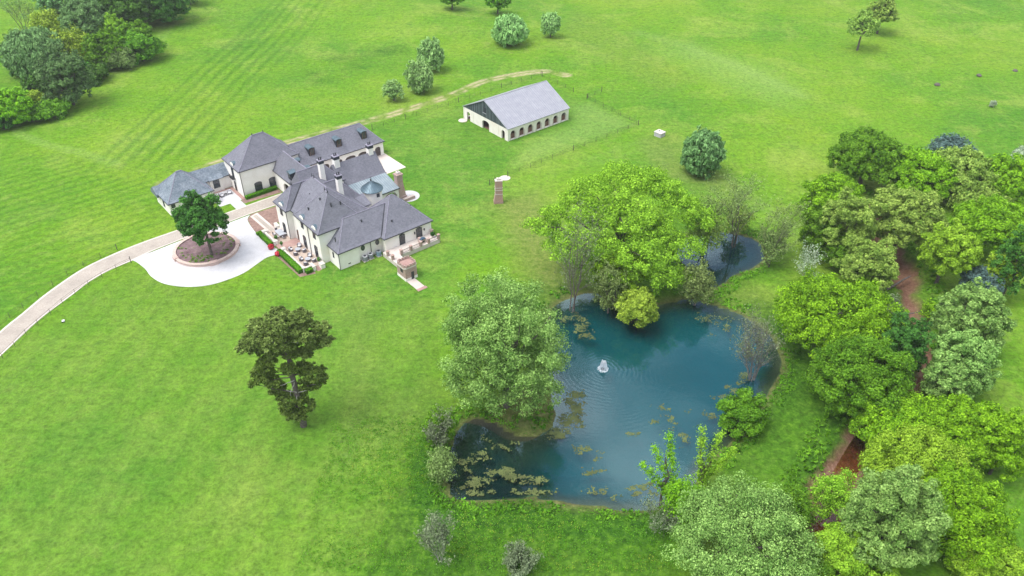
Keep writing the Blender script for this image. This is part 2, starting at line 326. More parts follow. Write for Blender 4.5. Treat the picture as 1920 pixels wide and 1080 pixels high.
# mown stripes in the two hay fields
s1a, s1b = np.array(GT(250,330)[:2]), np.array(GT(570,0)[:2]); e1 = (s1b-s1a)/np.linalg.norm(s1b-s1a)
c1 = -(Xf-s1a[0])*e1[1]+(Yf-s1a[1])*e1[0]
strA = sst(2, -2, np.abs(c1-1)-12)*sst(165, 185, Yf)
fieldA = sst(3, -3, inpoly([(-200,300),(0,240),(150,205),(330,150),(360,100),(430,-30),(640,-30),(420,230),(330,290),(290,330),(320,400),(260,430),(-300,600)]))
s2a, s2b = np.array(GT(0,440)[:2]), np.array(GT(290,350)[:2]); e2 = (s2b-s2a)/np.linalg.norm(s2b-s2a)
c2 = -(Xf-s2a[0])*e2[1]+(Yf-s2a[1])*e2[0]
strB = sst(3, -3, inpoly([(-200,300),(0,270),(150,300),(290,335),(315,410),(250,440),(130,520),(-50,620),(-300,560)]))
s3 = np.array(GT(400,1000)[:2]); s4 = np.array(GT(560,700)[:2]); e3 = (s4-s3)/np.linalg.norm(s4-s3); c3 = -(Xf-s3[0])*e3[1]+(Yf-s3[1])*e3[0]
strC = sst(3, -3, inpoly([(-100,760),(60,620),(250,500),(430,540),(620,560),(800,560),(820,700),(800,830),(700,960),(640,1150),(-400,1150)]))
stripe = strA*sst(.3, 1, .5+.5*np.sin(c1*1.7))*(.5+.5*vnoise(Xf, Yf, .04, 52))+(1-strA)*strB*sst(.45, .9, .5+.5*np.sin(c2*2.2+.8*np.sin(c2*.23)))*(.25+.5*vnoise(Xf, Yf, .05, 51))+strC*.28*(.5+.5*np.sin(c3*1.25+.6*np.sin(c3*.17)))
rough = sst(9, 1, dW)*.55+sst(9, 2, dC)*.6+sst(4, -4, inpoly([(650,1120),(700,970),(790,850),(860,900),(1000,930),(1250,950),(1300,1120)]))*.85
rough += sst(3, -3, inpoly([(560,120),(640,100),(760,80),(780,110),(700,140),(580,160)]))*.35*2.4*vnoise(Xf, Yf, .15, 21)**2+sst(4, -4, inpoly([(1420,560),(1540,600),(1600,760),(1560,860),(1420,930),(1340,930),(1440,800),(1470,690)]))*.6
rough += sst(2.5, -2, inpoly([(770,540),(800,560),(830,640),(850,800),(790,900),(745,860),(770,760),(790,680)]))*.3
lawn = sst(4, -4, inpoly([(690,240),(880,190),(1010,150),(1198,232),(950,330),(935,385),(880,470),(800,560),(640,540),(500,500),(440,440),(520,400),(560,300)]))
pale = sst(10, -10, inpoly([(1240,95),(1300,85),(1440,130),(1500,170),(1480,200),(1380,170)]))*.8+sst(8, -8, inpoly([(1270,330),(1330,320),(1440,390),(1500,440),(1460,460),(1380,380)]))*.2
bl, _ = ldist(Xf, Yf, [GT(*p)[:2] for p in [(1200,62),(1290,88),(1400,130),(1500,178)]]); pale += .5*np.exp(-(bl/3)**2)+sst(3, -3, inpoly([(1075,200),(1105,192),(1190,234),(1020,290),(965,310),(1000,265),(1075,235)]))*.75
for q_, w_, k_ in (([(90,190),(62,206),(30,232),(34,250),(90,272),(150,285),(215,306)], .9, .9), ([(88,192),(150,165),(240,130),(290,90),(320,40),(360,0)], 1.3, .6), ([(1270,330),(1345,332),(1420,375),(1500,445)], 1.2, .4), ([(1120,300),(1210,270),(1290,330)], 2.0, .3)):
    b2, _ = ldist(Xf, Yf, [GT(*p)[:2] for p in q_]); pale += k_*np.exp(-((np.abs(b2-w_*.8))/(w_*.6))**2)
dry = sst(5, -4, inpoly([(930,380),(1010,360),(1040,470),(1110,560),(1030,580),(980,500)]))*.75+sst(4, -3, inpoly([(1240,170),(1300,150),(1160,60),(1080,20),(1050,60)]))*.25+sst(4, -3, inpoly([(1200,260),(1270,250),(1280,300),(1370,330),(1420,380),(1340,360),(1230,320)]))*.45
dry += sst(3, -3, inpoly([(1340,560),(1400,530),(1460,560),(1450,600),(1400,595)]))*.5+sst(4, -3, inpoly([(660,560),(700,560),(700,820),(640,860)]))*.25+.5*sst(2.2, .6, np.abs(dT))*(dT < 30)
shore = sst(2.4+1.2*wob, .1, dW)*sst(-6, -.5, dW)*.85
shore = np.maximum(shore, sst(1.5, -1.5, inpoly([(925,745),(1010,720),(1052,760),(1050,815),(960,830),(905,790)]))*(.55+.4*vnoise(Xf, Yf, .8, 61)))
bed = sst(hw+1.2, hw-.4, dC)
import time as _t
nxs, nys = len(xs), len(ys)
me = bpy.data.meshes.new('ground')
vv = np.column_stack([Xf, Yf, Z]).astype(np.float32)
ii = np.arange(nxs*nys).reshape(nys, nxs); q = np.stack([ii[:-1, :-1], ii[:-1, 1:], ii[1:, 1:], ii[1:, :-1]], -1).reshape(-1, 4)
def mesh_np(me, v, faces):
    k = faces.shape[1]; me.vertices.add(len(v)); me.vertices.foreach_set('co', np.ascontiguousarray(v, np.float32).ravel())
    me.loops.add(faces.size); me.loops.foreach_set('vertex_index', faces.astype(np.int32).ravel())
    me.polygons.add(len(faces)); me.polygons.foreach_set('loop_start', (np.arange(len(faces))*k).astype(np.int32)); me.update(calc_edges=True)
mesh_np(me, vv, q)
me.polygons.foreach_set('use_smooth', np.ones(len(q), bool))
def vattr(me, name, a): x = me.attributes.new(name, 'FLOAT', 'POINT'); x.data.foreach_set('value', np.clip(a, -1, 4).astype(np.float32))
depth = np.clip((WZ-Z)/2.4, 0, 1)*(dW < 0)
for n_, a_ in (('stripe', stripe), ('rough', rough), ('front', strC), ('painted_refl', sst(6, -4, inpoly([(820,780),(960,790),(1020,830),(1010,960),(820,960)]))+sst(2, -1, dQ)*.7+.25*vnoise(Xf, Yf, .1, 71)), ('lawn', lawn), ('pale', pale), ('dry', dry), ('shore', shore), ('bed', bed), ('dirt', tr), ('depth', depth)): vattr(me, n_, a_)
t = NT('grass_field'); p = t.pos()
n1 = t.noise(p, .018, 5, .6); n2 = t.noise(p, .11, 6, .65); n3 = t.noise(p, .8, 5, .7); n4 = t.noise(p, 2.0, 4, .8)
mp1 = t.n('ShaderNodeMapping'); mp1.inputs['Rotation'].default_value = (0, 0, radians(-38)); mp1.inputs['Scale'].default_value = (.35, 1.6, 1); t.l(p, mp1.inputs['Vector'])
n5 = t.noise(mp1.outputs[0], .5, 5, .7); n6 = t.noise(p, .045, 6, .7, .6); n7 = t.noise(p, .3, 5, .75, .4)
base = t.ramp(n1, [(.34, (.062,.176,.012)), (.5, (.100,.222,.010)), (.66, (.150,.250,.018))])
lawnc = t.ramp(n2, [(.3, (.042,.146,.014)), (.52, (.072,.180,.017)), (.72, (.130,.220,.040))])
col = t.mix(t.math('MULTIPLY', t.attr('lawn'), .8), base, lawnc)
col = t.mix(t.math('MULTIPLY', t.ramp(n2, [(.40, (0,0,0)), (.66, (1,1,1))]), .55), col, t.mix(.5, col, (.052,.165,.016)))
col = t.mix(t.math('MULTIPLY', t.ramp(n5, [(.44, (0,0,0)), (.72, (1,1,1))]), .38), col, (.15,.225,.038))
col = t.mix(t.math('MULTIPLY', t.ramp(n6, [(.50, (0,0,0)), (.66, (1,1,1))]), .55), col, (.20,.275,.05))
col = t.mix(t.math('MULTIPLY', t.ramp(n7, [(.56, (0,0,0)), (.70, (1,1,1))]), .5), col, (.19,.25,.06))
col = t.mix(t.math('MULTIPLY', t.ramp(n7, [(.30, (1,1,1)), (.43, (0,0,0))]), .55), col, (.032,.110,.016))
col = t.mix(t.math('MULTIPLY', t.attr('front'), .45), col, t.ramp(n2, [(.35, (.070,.165,.020)), (.6, (.135,.215,.036))]))
col = t.mix(t.math('MULTIPLY', t.attr('pale'), .6, True), col, (.17,.27,.065))
col = t.mix(t.math('MULTIPLY', t.attr('dry'), t.ramp(n3, [(.3, (.3,.3,.3)), (.65, (1,1,1))])), col, (.16,.165,.055))
roughc = t.ramp(t.math('ADD', t.math('MULTIPLY', n3, .6), t.math('MULTIPLY', n4, .4)), [(.30, (.014,.055,.006)), (.5, (.033,.102,.008)), (.63, (.068,.145,.012)), (.74, (.19,.21,.03))])
col = t.mix(t.math('MULTIPLY', t.attr('rough'), .9, True), col, roughc)
col = t.mix(t.math('MULTIPLY', t.attr('stripe'), .75), col, t.mix(1.0, col, (.40,.60,.6), 'MULTIPLY'))
fine = t.ramp(t.math('ADD', t.math('MULTIPLY', n3, .5), t.math('MULTIPLY', n4, .5)), [(.33, (.14,.14,.14)), (.5, (.5,.5,.5)), (.68, (.86,.86,.80))])
col = t.mix(.75, col, fine, 'OVERLAY')
sandc = t.ramp(n3, [(.3, (.30,.25,.15)), (.7, (.52,.43,.30))])
col = t.mix(t.math('MULTIPLY', t.attr('dirt'), .85, True), col, sandc)
shorec = t.ramp(t.math('ADD', t.math('MULTIPLY', n3, .6), t.math('MULTIPLY', n4, .4)), [(.32, (.055,.055,.022)), (.5, (.105,.115,.04)), (.66, (.20,.165,.09))])
col = t.mix(t.math('MULTIPLY', t.attr('shore'), 1.0, True), col, shorec)
bedc = t.ramp(t.math('ADD', t.math('MULTIPLY', n2, .5), t.math('MULTIPLY', n4, .5)), [(.34, (.08,.045,.028)), (.5, (.165,.09,.06)), (.66, (.30,.195,.15))])
col = t.mix(t.math('MULTIPLY', t.attr('bed'), 1.0, True), col, bedc)
deepc = t.ramp(t.math('ADD', t.attr('depth'), t.math('MULTIPLY', t.math('SUBTRACT', n2, .5), .5)), [(0, (.10,.085,.045)), (.14, (.045,.055,.035)), (.36, (.008,.070,.074)), (.85, (.002,.074,.088))])
deepc = t.mix(t.math('MULTIPLY', t.attr('painted_refl'), .85), deepc, t.ramp(n2, [(.4, (.006,.018,.020)), (.6, (.028,.036,.018))]))  # dark reflections in the left bay and pool, painted into the bottom colour
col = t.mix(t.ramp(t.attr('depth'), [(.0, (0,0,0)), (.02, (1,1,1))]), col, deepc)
bm = t.math('ADD', t.math('MULTIPLY', n3, .6), t.math('MULTIPLY', n4, .5))
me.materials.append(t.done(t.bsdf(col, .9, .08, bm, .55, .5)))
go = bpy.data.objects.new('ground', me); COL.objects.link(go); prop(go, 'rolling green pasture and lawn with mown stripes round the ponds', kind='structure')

# water
FC = G(1131, 692, WZ)
def water(name, poly, z, tint, ripple, label):
    mb = MB(); cx = sum(p[0] for p in poly)/len(poly); cy = sum(p[1] for p in poly)/len(poly)
    # grow a little so the sheet runs into the bank
    pts = [(cx+(x-cx)*1.0+1.4*(x-cx)/max(1, math.hypot(x-cx, y-cy)), cy+(y-cy)+1.4*(y-cy)/max(1, math.hypot(x-cx, y-cy)), z) for x, y in poly]
    if sum(pts[i][0]*pts[(i+1) % len(pts)][1]-pts[(i+1) % len(pts)][0]*pts[i][1] for i in range(len(pts))) < 0: pts = pts[::-1]
    mb.poly(pts); return mb
def watermat(name, transp, tint, refl, rings):
    t = NT(name); p = t.pos(); g = t.n('ShaderNodeBsdfGlossy'); g.inputs['Roughness'].default_value = .015; g.inputs['Color'].default_value = (*refl, 1)
    tr = t.n('ShaderNodeBsdfTransparent'); tr.inputs['Color'].default_value = (*tint, 1)
    hgt_ = t.math('ADD', t.math('MULTIPLY', t.noise(p, 1.1, 4, .6), .5), t.math('MULTIPLY', t.noise(p, .16, 3), .8))
    if rings:
        sub = t.n('ShaderNodeVectorMath', operation='SUBTRACT'); t.l(p, sub.inputs[0]); sub.inputs[1].default_value = (FC[0], FC[1], WZ)
        ln = t.n('ShaderNodeVectorMath', operation='LENGTH'); t.l(sub.outputs[0], ln.inputs[0]); r = ln.outputs['Value']
        rr = t.math('ADD', r, t.math('MULTIPLY', t.noise(p, .35, 3), 1.6))
        fall = t.math('SUBTRACT', 1.0, t.math('DIVIDE', r, 17.0), True)
        hgt_ = t.math('ADD', hgt_, t.math('MULTIPLY', t.math('MULTIPLY', t.math('SINE', t.math('MULTIPLY', rr, 8.5)), .20), fall))
    bp = t.n('ShaderNodeBump'); bp.inputs['Strength'].default_value = .13; bp.inputs['Distance'].default_value = .12; t.l(hgt_, bp.inputs['Height']); t.l(bp.outputs[0], g.inputs['Normal'])
    fr = t.n('ShaderNodeFresnel'); fr.inputs['IOR'].default_value = 1.36; t.l(bp.outputs[0], fr.inputs['Normal'])
    f = t.math('ADD', t.math('MULTIPLY', fr.outputs[0], 1.75 if rings else .8), .03 if rings else 0, True)
    m = t.n('ShaderNodeMixShader'); t.l(f, m.inputs[0]); t.l(tr.outputs[0], m.inputs[1]); t.l(g.outputs[0], m.inputs[2])
    return t.done(m)
M['water'] = watermat('pond_water', 1, (.72,.95,.95), (.60,.84,1), True)
M['creekwater'] = watermat('creek_water', 1, (.8,.6,.45), (.8,.72,.68), False)
prop(water('pond_water', POND, WZ, 0, 1, '').build('pond_water', M['water']), 'large teal pond reflecting clouds, with a fountain', kind='structure')
prop(water('pool_water', POOL, WZ, 0, 1, '').build('pool_water', M['water']), 'small pool behind the lime tree above the large pond', kind='structure')
mb = MB()
CKW = CREEK[int(len(CREEK)*.52):]
for (ax, ay), (bx, by) in zip(CKW[:-1], CKW[1:]):
    dx, dy = bx-ax, by-ay; l_ = math.hypot(dx, dy); nx, ny = -dy/l_*1.5, dx/l_*1.5
    mb.poly([(ax-nx, ay-ny, -1.17), (ax+nx, ay+ny, -1.17), (bx+nx, by+ny, -1.17), (bx-nx, by-ny, -1.17)])
prop(mb.build('creek_water', M['creekwater']), 'shallow red-brown creek water under the right-hand trees', kind='structure')

# sheets laid on the ground
def sheet(name, pts, z, mat, label, kind='structure', thick=None):
    mb = MB()
    mb.prism([tuple(p[:2]) for p in (pts if sum((pts[i][0]*pts[(i+1) % len(pts)][1]-pts[(i+1) % len(pts)][0]*pts[i][1]) for i in range(len(pts))) > 0 else pts[::-1])], z-.3, z)
    return prop(mb.build(name, mat), label, kind=kind)
exec_px = lambda L_: [G(x, y, 0) for x, y in L_]
def ribbon(name, le, re, z, mat, label):
    mb = MB(); n = len(le); a = [(*p, z) for p in le]; b = [(*p, z) for p in re]
    for i in range(n-1): mb.poly([b[i], b[i+1], a[i+1], a[i]])
    for i in range(n-1):
        mb.poly([(*le[i], z-.3), (*le[i+1], z-.3), a[i+1], a[i]][::-1]); mb.poly([(*re[i], z-.3), (*re[i+1], z-.3), b[i+1], b[i]])
    return prop(mb.build(name, mat), label, kind='structure')
def resample(pts, n):
    P = np.array(pts); s = np.concatenate([[0], np.cumsum(np.hypot(*np.diff(P, axis=0).T))]); q_ = np.linspace(0, s[-1], n)
    return [(float(np.interp(v, s, P[:, 0])), float(np.interp(v, s, P[:, 1]))) for v in q_]
LE = smooth(exec_px([(-160,790),(-80,700),(0,621.5),(38.5,590.5),(77,558),(115.6,529.7),(154,504.5),(192.7,485.2),(237,466),(281.7,449),(328,433),(380,415),(428,398),(475,381),(518,366),(560,352)]), 3, False)
RE = smooth(exec_px([(-110,790),(-60,732),(0,669),(29.6,641),(59.3,612.7),(95,583),(133.4,555),(166,529.7),(207.5,506),(246,489.6),(285,471),(333,452),(380,434.5),(427,417.5),(473,400),(530,381),(575,368)]), 3, False)
nR = 60; LEr, REr = resample(LE, nR), resample(RE, nR)
ribbon('driveway', LEr, REr, .05, M['drive'], 'long curving paver driveway leading to the house')
def lerp2(a, b, f): return (a[0]+(b[0]-a[0])*f, a[1]+(b[1]-a[1])*f)
ribbon('driveway_edge', LEr, [lerp2(a, b, .09) for a, b in zip(LEr, REr)], .058, M['edge'], 'pale stone edging of the driveway, upper side')
ribbon('driveway_edge', [lerp2(a, b, .93) for a, b in zip(LEr, REr)], REr, .058, M['edge'], 'pale stone edging of the driveway, lower side')
CIRC = smooth(exec_px([(243,487),(255,491),(272,504),(283,518),(302,530),(327,536),(357,538),(390,535),(423,526),(457,512),(482,495),(500,483),(517,478)]), 3, False)+exec_px([(527,471),(507,460)])+smooth(exec_px([(507,460),(490,447),(473,428),(464,412),(469,403)]), 3, False)[1:]+exec_px([(427,419),(380,436),(333,453.5),(285,472.5)])
sheet('turning_circle', CIRC, .04, M['concrete'], 'white concrete turning circle round the raised planter')

# ------------------------------------------------------------------ house frame
HA = radians(39.45); HO = (-33.896, 130.084)
def UV2W(u, v): return (HO[0]+u*cos(HA)-v*sin(HA), HO[1]+u*sin(HA)+v*cos(HA))
def rectW(u0, u1, v0, v1): return [UV2W(u0, v0), UV2W(u1, v0), UV2W(u1, v1), UV2W(u0, v1)]
sheet('mulch_bed', exec_px([(464,412),(470,402),(520,386),(526,415),(530,440),(500,450),(487,443),(473,428)]), .03, M['mulch'], 'brown mulch bed between the turning circle and the house front')
sheet('mulch_bed', [UV2W(*p) for p in [(-7.4,14),(-7.2,3.2),(-4.2,2.3),(-3.9,3.6),(-5.9,4.2),(-6.0,14)]], .03, M['mulch'], 'brown mulch strip in front of the long patio hedge')
sheet('mulch_bed', [UV2W(*p) for p in [(-2.6,39.9),(-3.4,38.5),(-3.2,37.2),(5.6,36.6),(5.5,39.9)]], .03, M['mulch'], 'brown mulch strip under the arched windows of the garage block')
sheet('front_walk', [UV2W(*p) for p in [(-4.6,21.8),(-2.7,21.8),(-2.9,31.5),(-4.8,31.0)]], .045, M['pad'], 'stone walk crossing the mulch bed to the patio')
sheet('front_walk_inlay', [UV2W(*p) for p in [(-4.1,22.2),(-3.2,22.2),(-3.4,30.9),(-4.3,30.8)]], .055, M['drive'], 'brown paver inlay along the stone walk')
sheet('motor_court', rectW(5.8, 34.4, 28.9, 39.2), .035, M['pad'], 'cream concrete motor court in front of the garage doors')
sheet('side_court', rectW(-8.2, -2.2, 39.2, 46.4), .04, M['concrete'], 'pale stone side court with two lounge chairs')
sheet('side_court_path', rectW(-5.8, -3.4, 35.6, 39.2), .04, M['concrete'], 'pale stone path from the side court to the driveway')
sheet('brick_border', rectW(-8.4, -2.2, 45.6, 46.4), .05, M['brickpave'], 'brick border below the side court window')
sheet('brick_border', rectW(-3.0, -2.2, 39.2, 45.6), .05, M['brickpave'], 'brick border along the garage block wall')
cc = UV2W(26.9, 16.6); sheet('round_patio', [(cc[0]+2.6*cos(2*pi*i/40), cc[1]+2.6*sin(2*pi*i/40)) for i in range(40)], .05, M['concrete'], 'round white patio behind the stone chimney')
sheet('gravel_patch', smooth(exec_px([(985,139),(1000,134),(1016,133),(1014,139),(1000,141)]), 3), .02, M['gravel'], 'patch of white gravel at the fence corner')
sheet('patio_slab', [UV2W(*p) for p in [(-5.5,4.5),(-1.3,4.0),(-1.3,22.0),(-5.5,22.0)]], .28, M['patiostone'], 'tan stone front patio')
sheet('patio_brick_landing', [UV2W(*p) for p in [(-5.9,13.7),(-1.2,13.7),(-1.2,16.3),(-5.9,16.3)]], .288, M['brickpave'], 'red brick landing at the middle of the front patio')

# ------------------------------------------------------------------ building helpers
def hip(mb, u0, u1, v0, v1, ze, zr, ra, rb, along='u', flare=True, bottom=True):
    """ra, rb: ends of the ridge (u,v). along u: ra at u0 side."""
    E_ = [(u0,v0),(u1,v0),(u1,v1),(u0,v1)]
    R_ = [ra, rb, rb, ra] if along == 'u' else [ra, ra, rb, rb]
    def lv(f, z): return [(e[0]+(r[0]-e[0])*f, e[1]+(r[1]-e[1])*f, z) for e, r in zip(E_, R_)]
    lo = [(e[0], e[1], ze-.16) for e in E_]; l0 = lv(0, ze)
    rings = [lo, l0]
    if flare: rings += [lv(.10, ze+(zr-ze)*.072), lv(.22, ze+(zr-ze)*.185)]
    n = len(mb.v)
    for r in rings: mb.v += r
    for k in range(len(rings)-1):
        for i in range(4): j = (i+1) % 4; mb.f.append((n+4*k+i, n+4*k+j, n+4*k+4+j, n+4*k+4+i))
    m = n+4*(len(rings)-1); a = len(mb.v); mb.v += [(ra[0], ra[1], zr), (rb[0], rb[1], zr)]
    if along == 'u': mb.f += [(m, m+1, a+1, a), (m+1, m+2, a+1), (m+2, m+3, a, a+1), (m+3, m, a)]
    else: mb.f += [(m, m+1, a), (m+1, m+2, a+1, a), (m+2, m+3, a+1), (m+3, m, a, a+1)]
    mb.f.append((n+3, n+2, n+1, n))
    return mb
def roof(parent, name, u0, u1, v0, v1, ze, zr, ra, rb, along='u', mat='roof', gutter=True, cap=True, flare=True):
    o = hip(MB(), u0, u1, v0, v1, ze, zr, ra, rb, along, flare).build(name, M[mat], parent)
    if gutter:
        g = .1; mb = MB()
        mb.box(u0-g, u1+g, v0-g, v0-.005, ze-.17, ze-.02); mb.box(u0-g, u1+g, v1+.005, v1+g, ze-.17, ze-.02)
        mb.box(u0-g, u0-.005, v0-.005, v1+.005, ze-.17, ze-.02); mb.box(u1+.005, u1+g, v0-.005, v1+.005, ze-.17, ze-.02)
        mb.build('gutter', M['dark'], o)
    if cap:
        mb = MB(); E_ = [(u0,v0),(u1,v0),(u1,v1),(u0,v1)]; R_ = [ra, rb, rb, ra] if along == 'u' else [ra, ra, rb, rb]
        mb.tube((*ra, zr), (*rb, zr), .11, n=5)
        for e, r in zip(E_, R_):
            if abs(e[0]-r[0]) < .6 or abs(e[1]-r[1]) < .6: continue
            f = .22; q_ = (e[0]+(r[0]-e[0])*f, e[1]+(r[1]-e[1])*f, ze+(zr-ze)*.185)
            mb.tube((*e, ze), q_, .08, n=5); mb.tube(q_, (*r, zr), .08, n=5)
        if mb.v: mb.build('ridge_cap', M['cap'], o)
    return o
def facebox(mb, face, a0, a1, b, d, z0, z1):
    """box on a wall; face 'S' (outer normal -v, wall plane v=b) or 'W' (normal -u, plane u=b), a along the wall, d proud"""
    if face == 'S': mb.box(a0, a1, b-d, b, z0, z1)
    elif face == 'N': mb.box(a0, a1, b, b+d, z0, z1)
    elif face == 'W': mb.box(b-d, b, a0, a1, z0, z1)
    else: mb.box(b, b+d, a0, a1, z0, z1)
def facepoly(mb, face, pts, b, d0, d1):
    def P(a, z, d): return {'S': (a, b-d, z), 'N': (a, b+d, z), 'W': (b-d, a, z), 'E': (b+d, a, z)}[face]
    mb.loft([P(a, z, d0) for a, z in pts], [P(a, z, d1) for a, z in pts])
def window(parent, face, a, b, z0, w, h, arch=.0, cols=2, rows=4, name='window', pane='glass', frame='dark'):
    K = 9; top = [(a+w/2*cos(pi*i/(K-1)), z0+h-arch+arch*sin(pi*i/(K-1))) for i in range(K)] if arch > 0 else [(a+w/2, z0+h), (a-w/2, z0+h)]
    pts = [(a-w/2, z0), (a+w/2, z0)]+top
    mb = MB(); fw = .09
    facebox(mb, face, a-w/2-fw, a-w/2, b, .07, z0, z0+h-arch); facebox(mb, face, a+w/2, a+w/2+fw, b, .07, z0, z0+h-arch); facebox(mb, face, a-w/2-fw, a+w/2+fw, b, .09, z0-fw, z0)
    if arch > 0:
        for i in range(K-1):
            p, q_ = top[i], top[i+1]; facepoly(mb, face, [(p[0], p[1]), (q_[0], q_[1]), (a+(q_[0]-a)*1.18, q_[1]+.09), (a+(p[0]-a)*1.18, p[1]+.09)], b, 0, .07)
    else: facebox(mb, face, a-w/2-fw, a+w/2+fw, b, .07, z0+h, z0+h+fw)
    for i in range(1, cols): x = a-w/2+w*i/cols; facebox(mb, face, x-.025, x+.025, b, .055, z0, z0+h-arch*.15)
    for j in range(1, rows): zz = z0+(h-arch*.5)*j/rows; facebox(mb, face, a-w/2, a+w/2, b, .053, zz-.02, zz+.02)
    f = mb.build(name, M[frame], parent)
    mb = MB(); facepoly(mb, face, pts, b, 0, .025); mb.build('pane', M[pane], f)
    return f
def arched_wall(mb, face, b, thick, a0, a1, z0, z1, openings):
    """solid wall with arched openings (centre, width, sill, spring height, rise); body lies inward of plane b"""
    def strip(x0, x1, lo0, lo1, hi): facepoly(mb, face, [(x0, lo0), (x1, lo1), (x1, hi), (x0, hi)], b, 0, -thick)
    x = a0
    for c, w, sill, sp, rise in sorted(openings):
        strip(x, c-w/2, z0, z0, z1)
        if sill > z0+.01: strip(c-w/2, c+w/2, z0, z0, sill) if False else facepoly(mb, face, [(c-w/2, z0), (c+w/2, z0), (c+w/2, sill), (c-w/2, sill)], b, 0, -thick)
        N = 8
        for i in range(N):
            xa = c-w/2+w*i/N; xb = c-w/2+w*(i+1)/N; fa = sp+rise*sqrt(max(0, 1-((xa-c)/(w/2))**2)); fb = sp+rise*sqrt(max(0, 1-((xb-c)/(w/2))**2)); strip(xa, xb, fa, fb, z1)
        x = c+w/2
    strip(x, a1, z0, z0, z1)
def chimney(parent, u, v, z0, z1, w=1.15, taper=1.25, mat='stucco', pots=2):
    mb = MB(); h = w/2; mid = z0+(z1-z0)*.45
    mb.loft([(u-h*taper, v-h*taper, z0), (u+h*taper, v-h*taper, z0), (u+h*taper, v+h*taper, z0), (u-h*taper, v+h*taper, z0)], [(u-h*1.02, v-h*1.02, mid), (u+h*1.02, v-h*1.02, mid), (u+h*1.02, v+h*1.02, mid), (u-h*1.02, v+h*1.02, mid)])
    mb.box(u-h, u+h, v-h, v+h, mid, z1)
    o = mb.build('chimney', M[mat], parent)
    MB().box(u-h-.07, u+h+.07, v-h-.07, v+h+.07, z1-.1, z1+.55).build('chimney_band', M['dormwall'] if mat == 'stucco' else M['stone'], o)
    MB().box(u-h-.12, u+h+.12, v-h-.12, v+h+.12, z1+.55, z1+.68).build('chimney_cap', M['cap'] if mat == 'stucco' else M['creamsandstone'], o)
    for k in range(pots):
        x = u+(k-.5*(pots-1))*.45; mb = MB(); mb.cyl(x, v, z1+.68, z1+1.2, .17, .13, 8); mb.cyl(x, v, z1+1.2, z1+1.27, .2, .2, 8); mb.build('chimney_pot', M['dark'], o)
    return o
def barrel_dormer(parent, u, v, z, w=1.5, h=1.8, depth=3.2):
    """standing on a S-facing slope; front at v"""
    K = 9; arc = [(u+w/2*cos(pi*i/(K-1)), z+h+.38*sin(pi*i/(K-1))) for i in range(K)]
    mb = MB(); facepoly(mb, 'S', [(u-w/2, z-.4), (u+w/2, z-.4)]+arc, v, 0, -depth); o = mb.build('dormer', M['dormwall'], parent)
    mb = MB()
    for i in range(K-1):
        p, q_ = arc[i], arc[i+1]; s = 1.13
        facepoly(mb, 'S', [(p[0], p[1]+.01), (u+(p[0]-u)*s, p[1]+.11), (u+(q_[0]-u)*s, q_[1]+.11), (q_[0], q_[1]+.01)][::-1], v-.15, 0, -depth-.15)
    mb.build('dormer_roof', M['lead'], o)
    mb = MB(); facebox(mb, 'S', u-w*.3, u+w*.3, v, .03, z+.1, z+h+.12); mb.build('pane', M['glass'], o)
    mb = MB(); facebox(mb, 'S', u-.03, u+.03, v, .06, z+.1, z+h+.12)
    for q_ in (.4, .8): facebox(mb, 'S', u-w*.3, u+w*.3, v, .055, z+q_, z+q_+.04)
    for s in (-1, 1): facebox(mb, 'S', u+s*w*.3-.05, u+s*w*.3+.05, v, .07, z+.05, z+h+.15)
    mb.build('window_frame', M['brownwood'], o)
    return o
def wall_dormer(parent, u, v, ze, w=1.7, hw=.62, wz=None):
    """front (W face) wall dormer at the eave: white arched gablet and curved metal roof running back"""
    K = 9; arc = [(v+w/2*cos(pi*i/(K-1)), ze+.25+hw*sin(pi*i/(K-1))) for i in range(K)]
    mb = MB(); facepoly(mb, 'W', [(v-w/2, ze-.9), (v+w/2, ze-.9)]+arc, u, 0, -.5); o = mb.build('dormer', M['trim'], parent)
    mb = MB(); 
    for i in range(K-1):
        p, q_ = arc[i], arc[i+1]; s = 1.1
        facepoly(mb, 'W', [(p[0], p[1]+.005), (v+(p[0]-v)*s, p[1]+.1), (v+(q_[0]-v)*s, q_[1]+.1), (q_[0], q_[1]+.005)][::-1], u+.12, 0, -1.5)
    mb.build('dormer_roof', M['lead'], o)
    return o

# ------------------------------------------------------------------ the house
H = empty('house', (HO[0], HO[1], 0), HA, 'large cream French style manor with grey hipped roofs, chimneys and a turret', 'house')
def walls(u0, u1, v0, v1, z1, mat='stucco', i=.28, z0=-.4, name='wall'): return MB().box(u0+i, u1-i, v0+i, v1-i, z0, z1-.1).build(name, M[mat], H)
# low south wing
MB().box(0.2, 4.6, 0.2, 9.0, -.4, 3.8).build('wall', M['stucco'], H); MB().box(4.6, 12, 0.75, 9.0, -.4, 3.8).build('wall', M['stucco'], H)
roof(H, 'roof', 0, 14.5, 0, 9.4, 3.95, 8.2, (4.4, 4.7), (14.5, 4.7), 'u')
window(H, 'W', 2.5, .2, 1.9, .35, 1.1, 0, 1, 2)
mb = MB(); facebox(mb, 'S', 2.0, 2.55, .2, .04, .65, .85); mb.build('vent', M['dark'], H)
for a in (5.85, 9.2):
    mb = MB(); facepoly(mb, 'S', [(a+.36*cos(i*pi/8), 2.65+.55*sin(i*pi/8)) for i in range(16)], .75, 0, .03); f = mb.build('window', M['glass'], H)
    mb = MB()
    for i in range(16):
        t0, t1 = i*pi/8, (i+1)*pi/8; facepoly(mb, 'S', [(a+.36*cos(t0), 2.65+.55*sin(t0)), (a+.45*cos(t0), 2.65+.64*sin(t0)), (a+.45*cos(t1), 2.65+.64*sin(t1)), (a+.36*cos(t1), 2.65+.55*sin(t1))], .75, 0, .07)
    mb.build('window_frame', M['dark'], f)
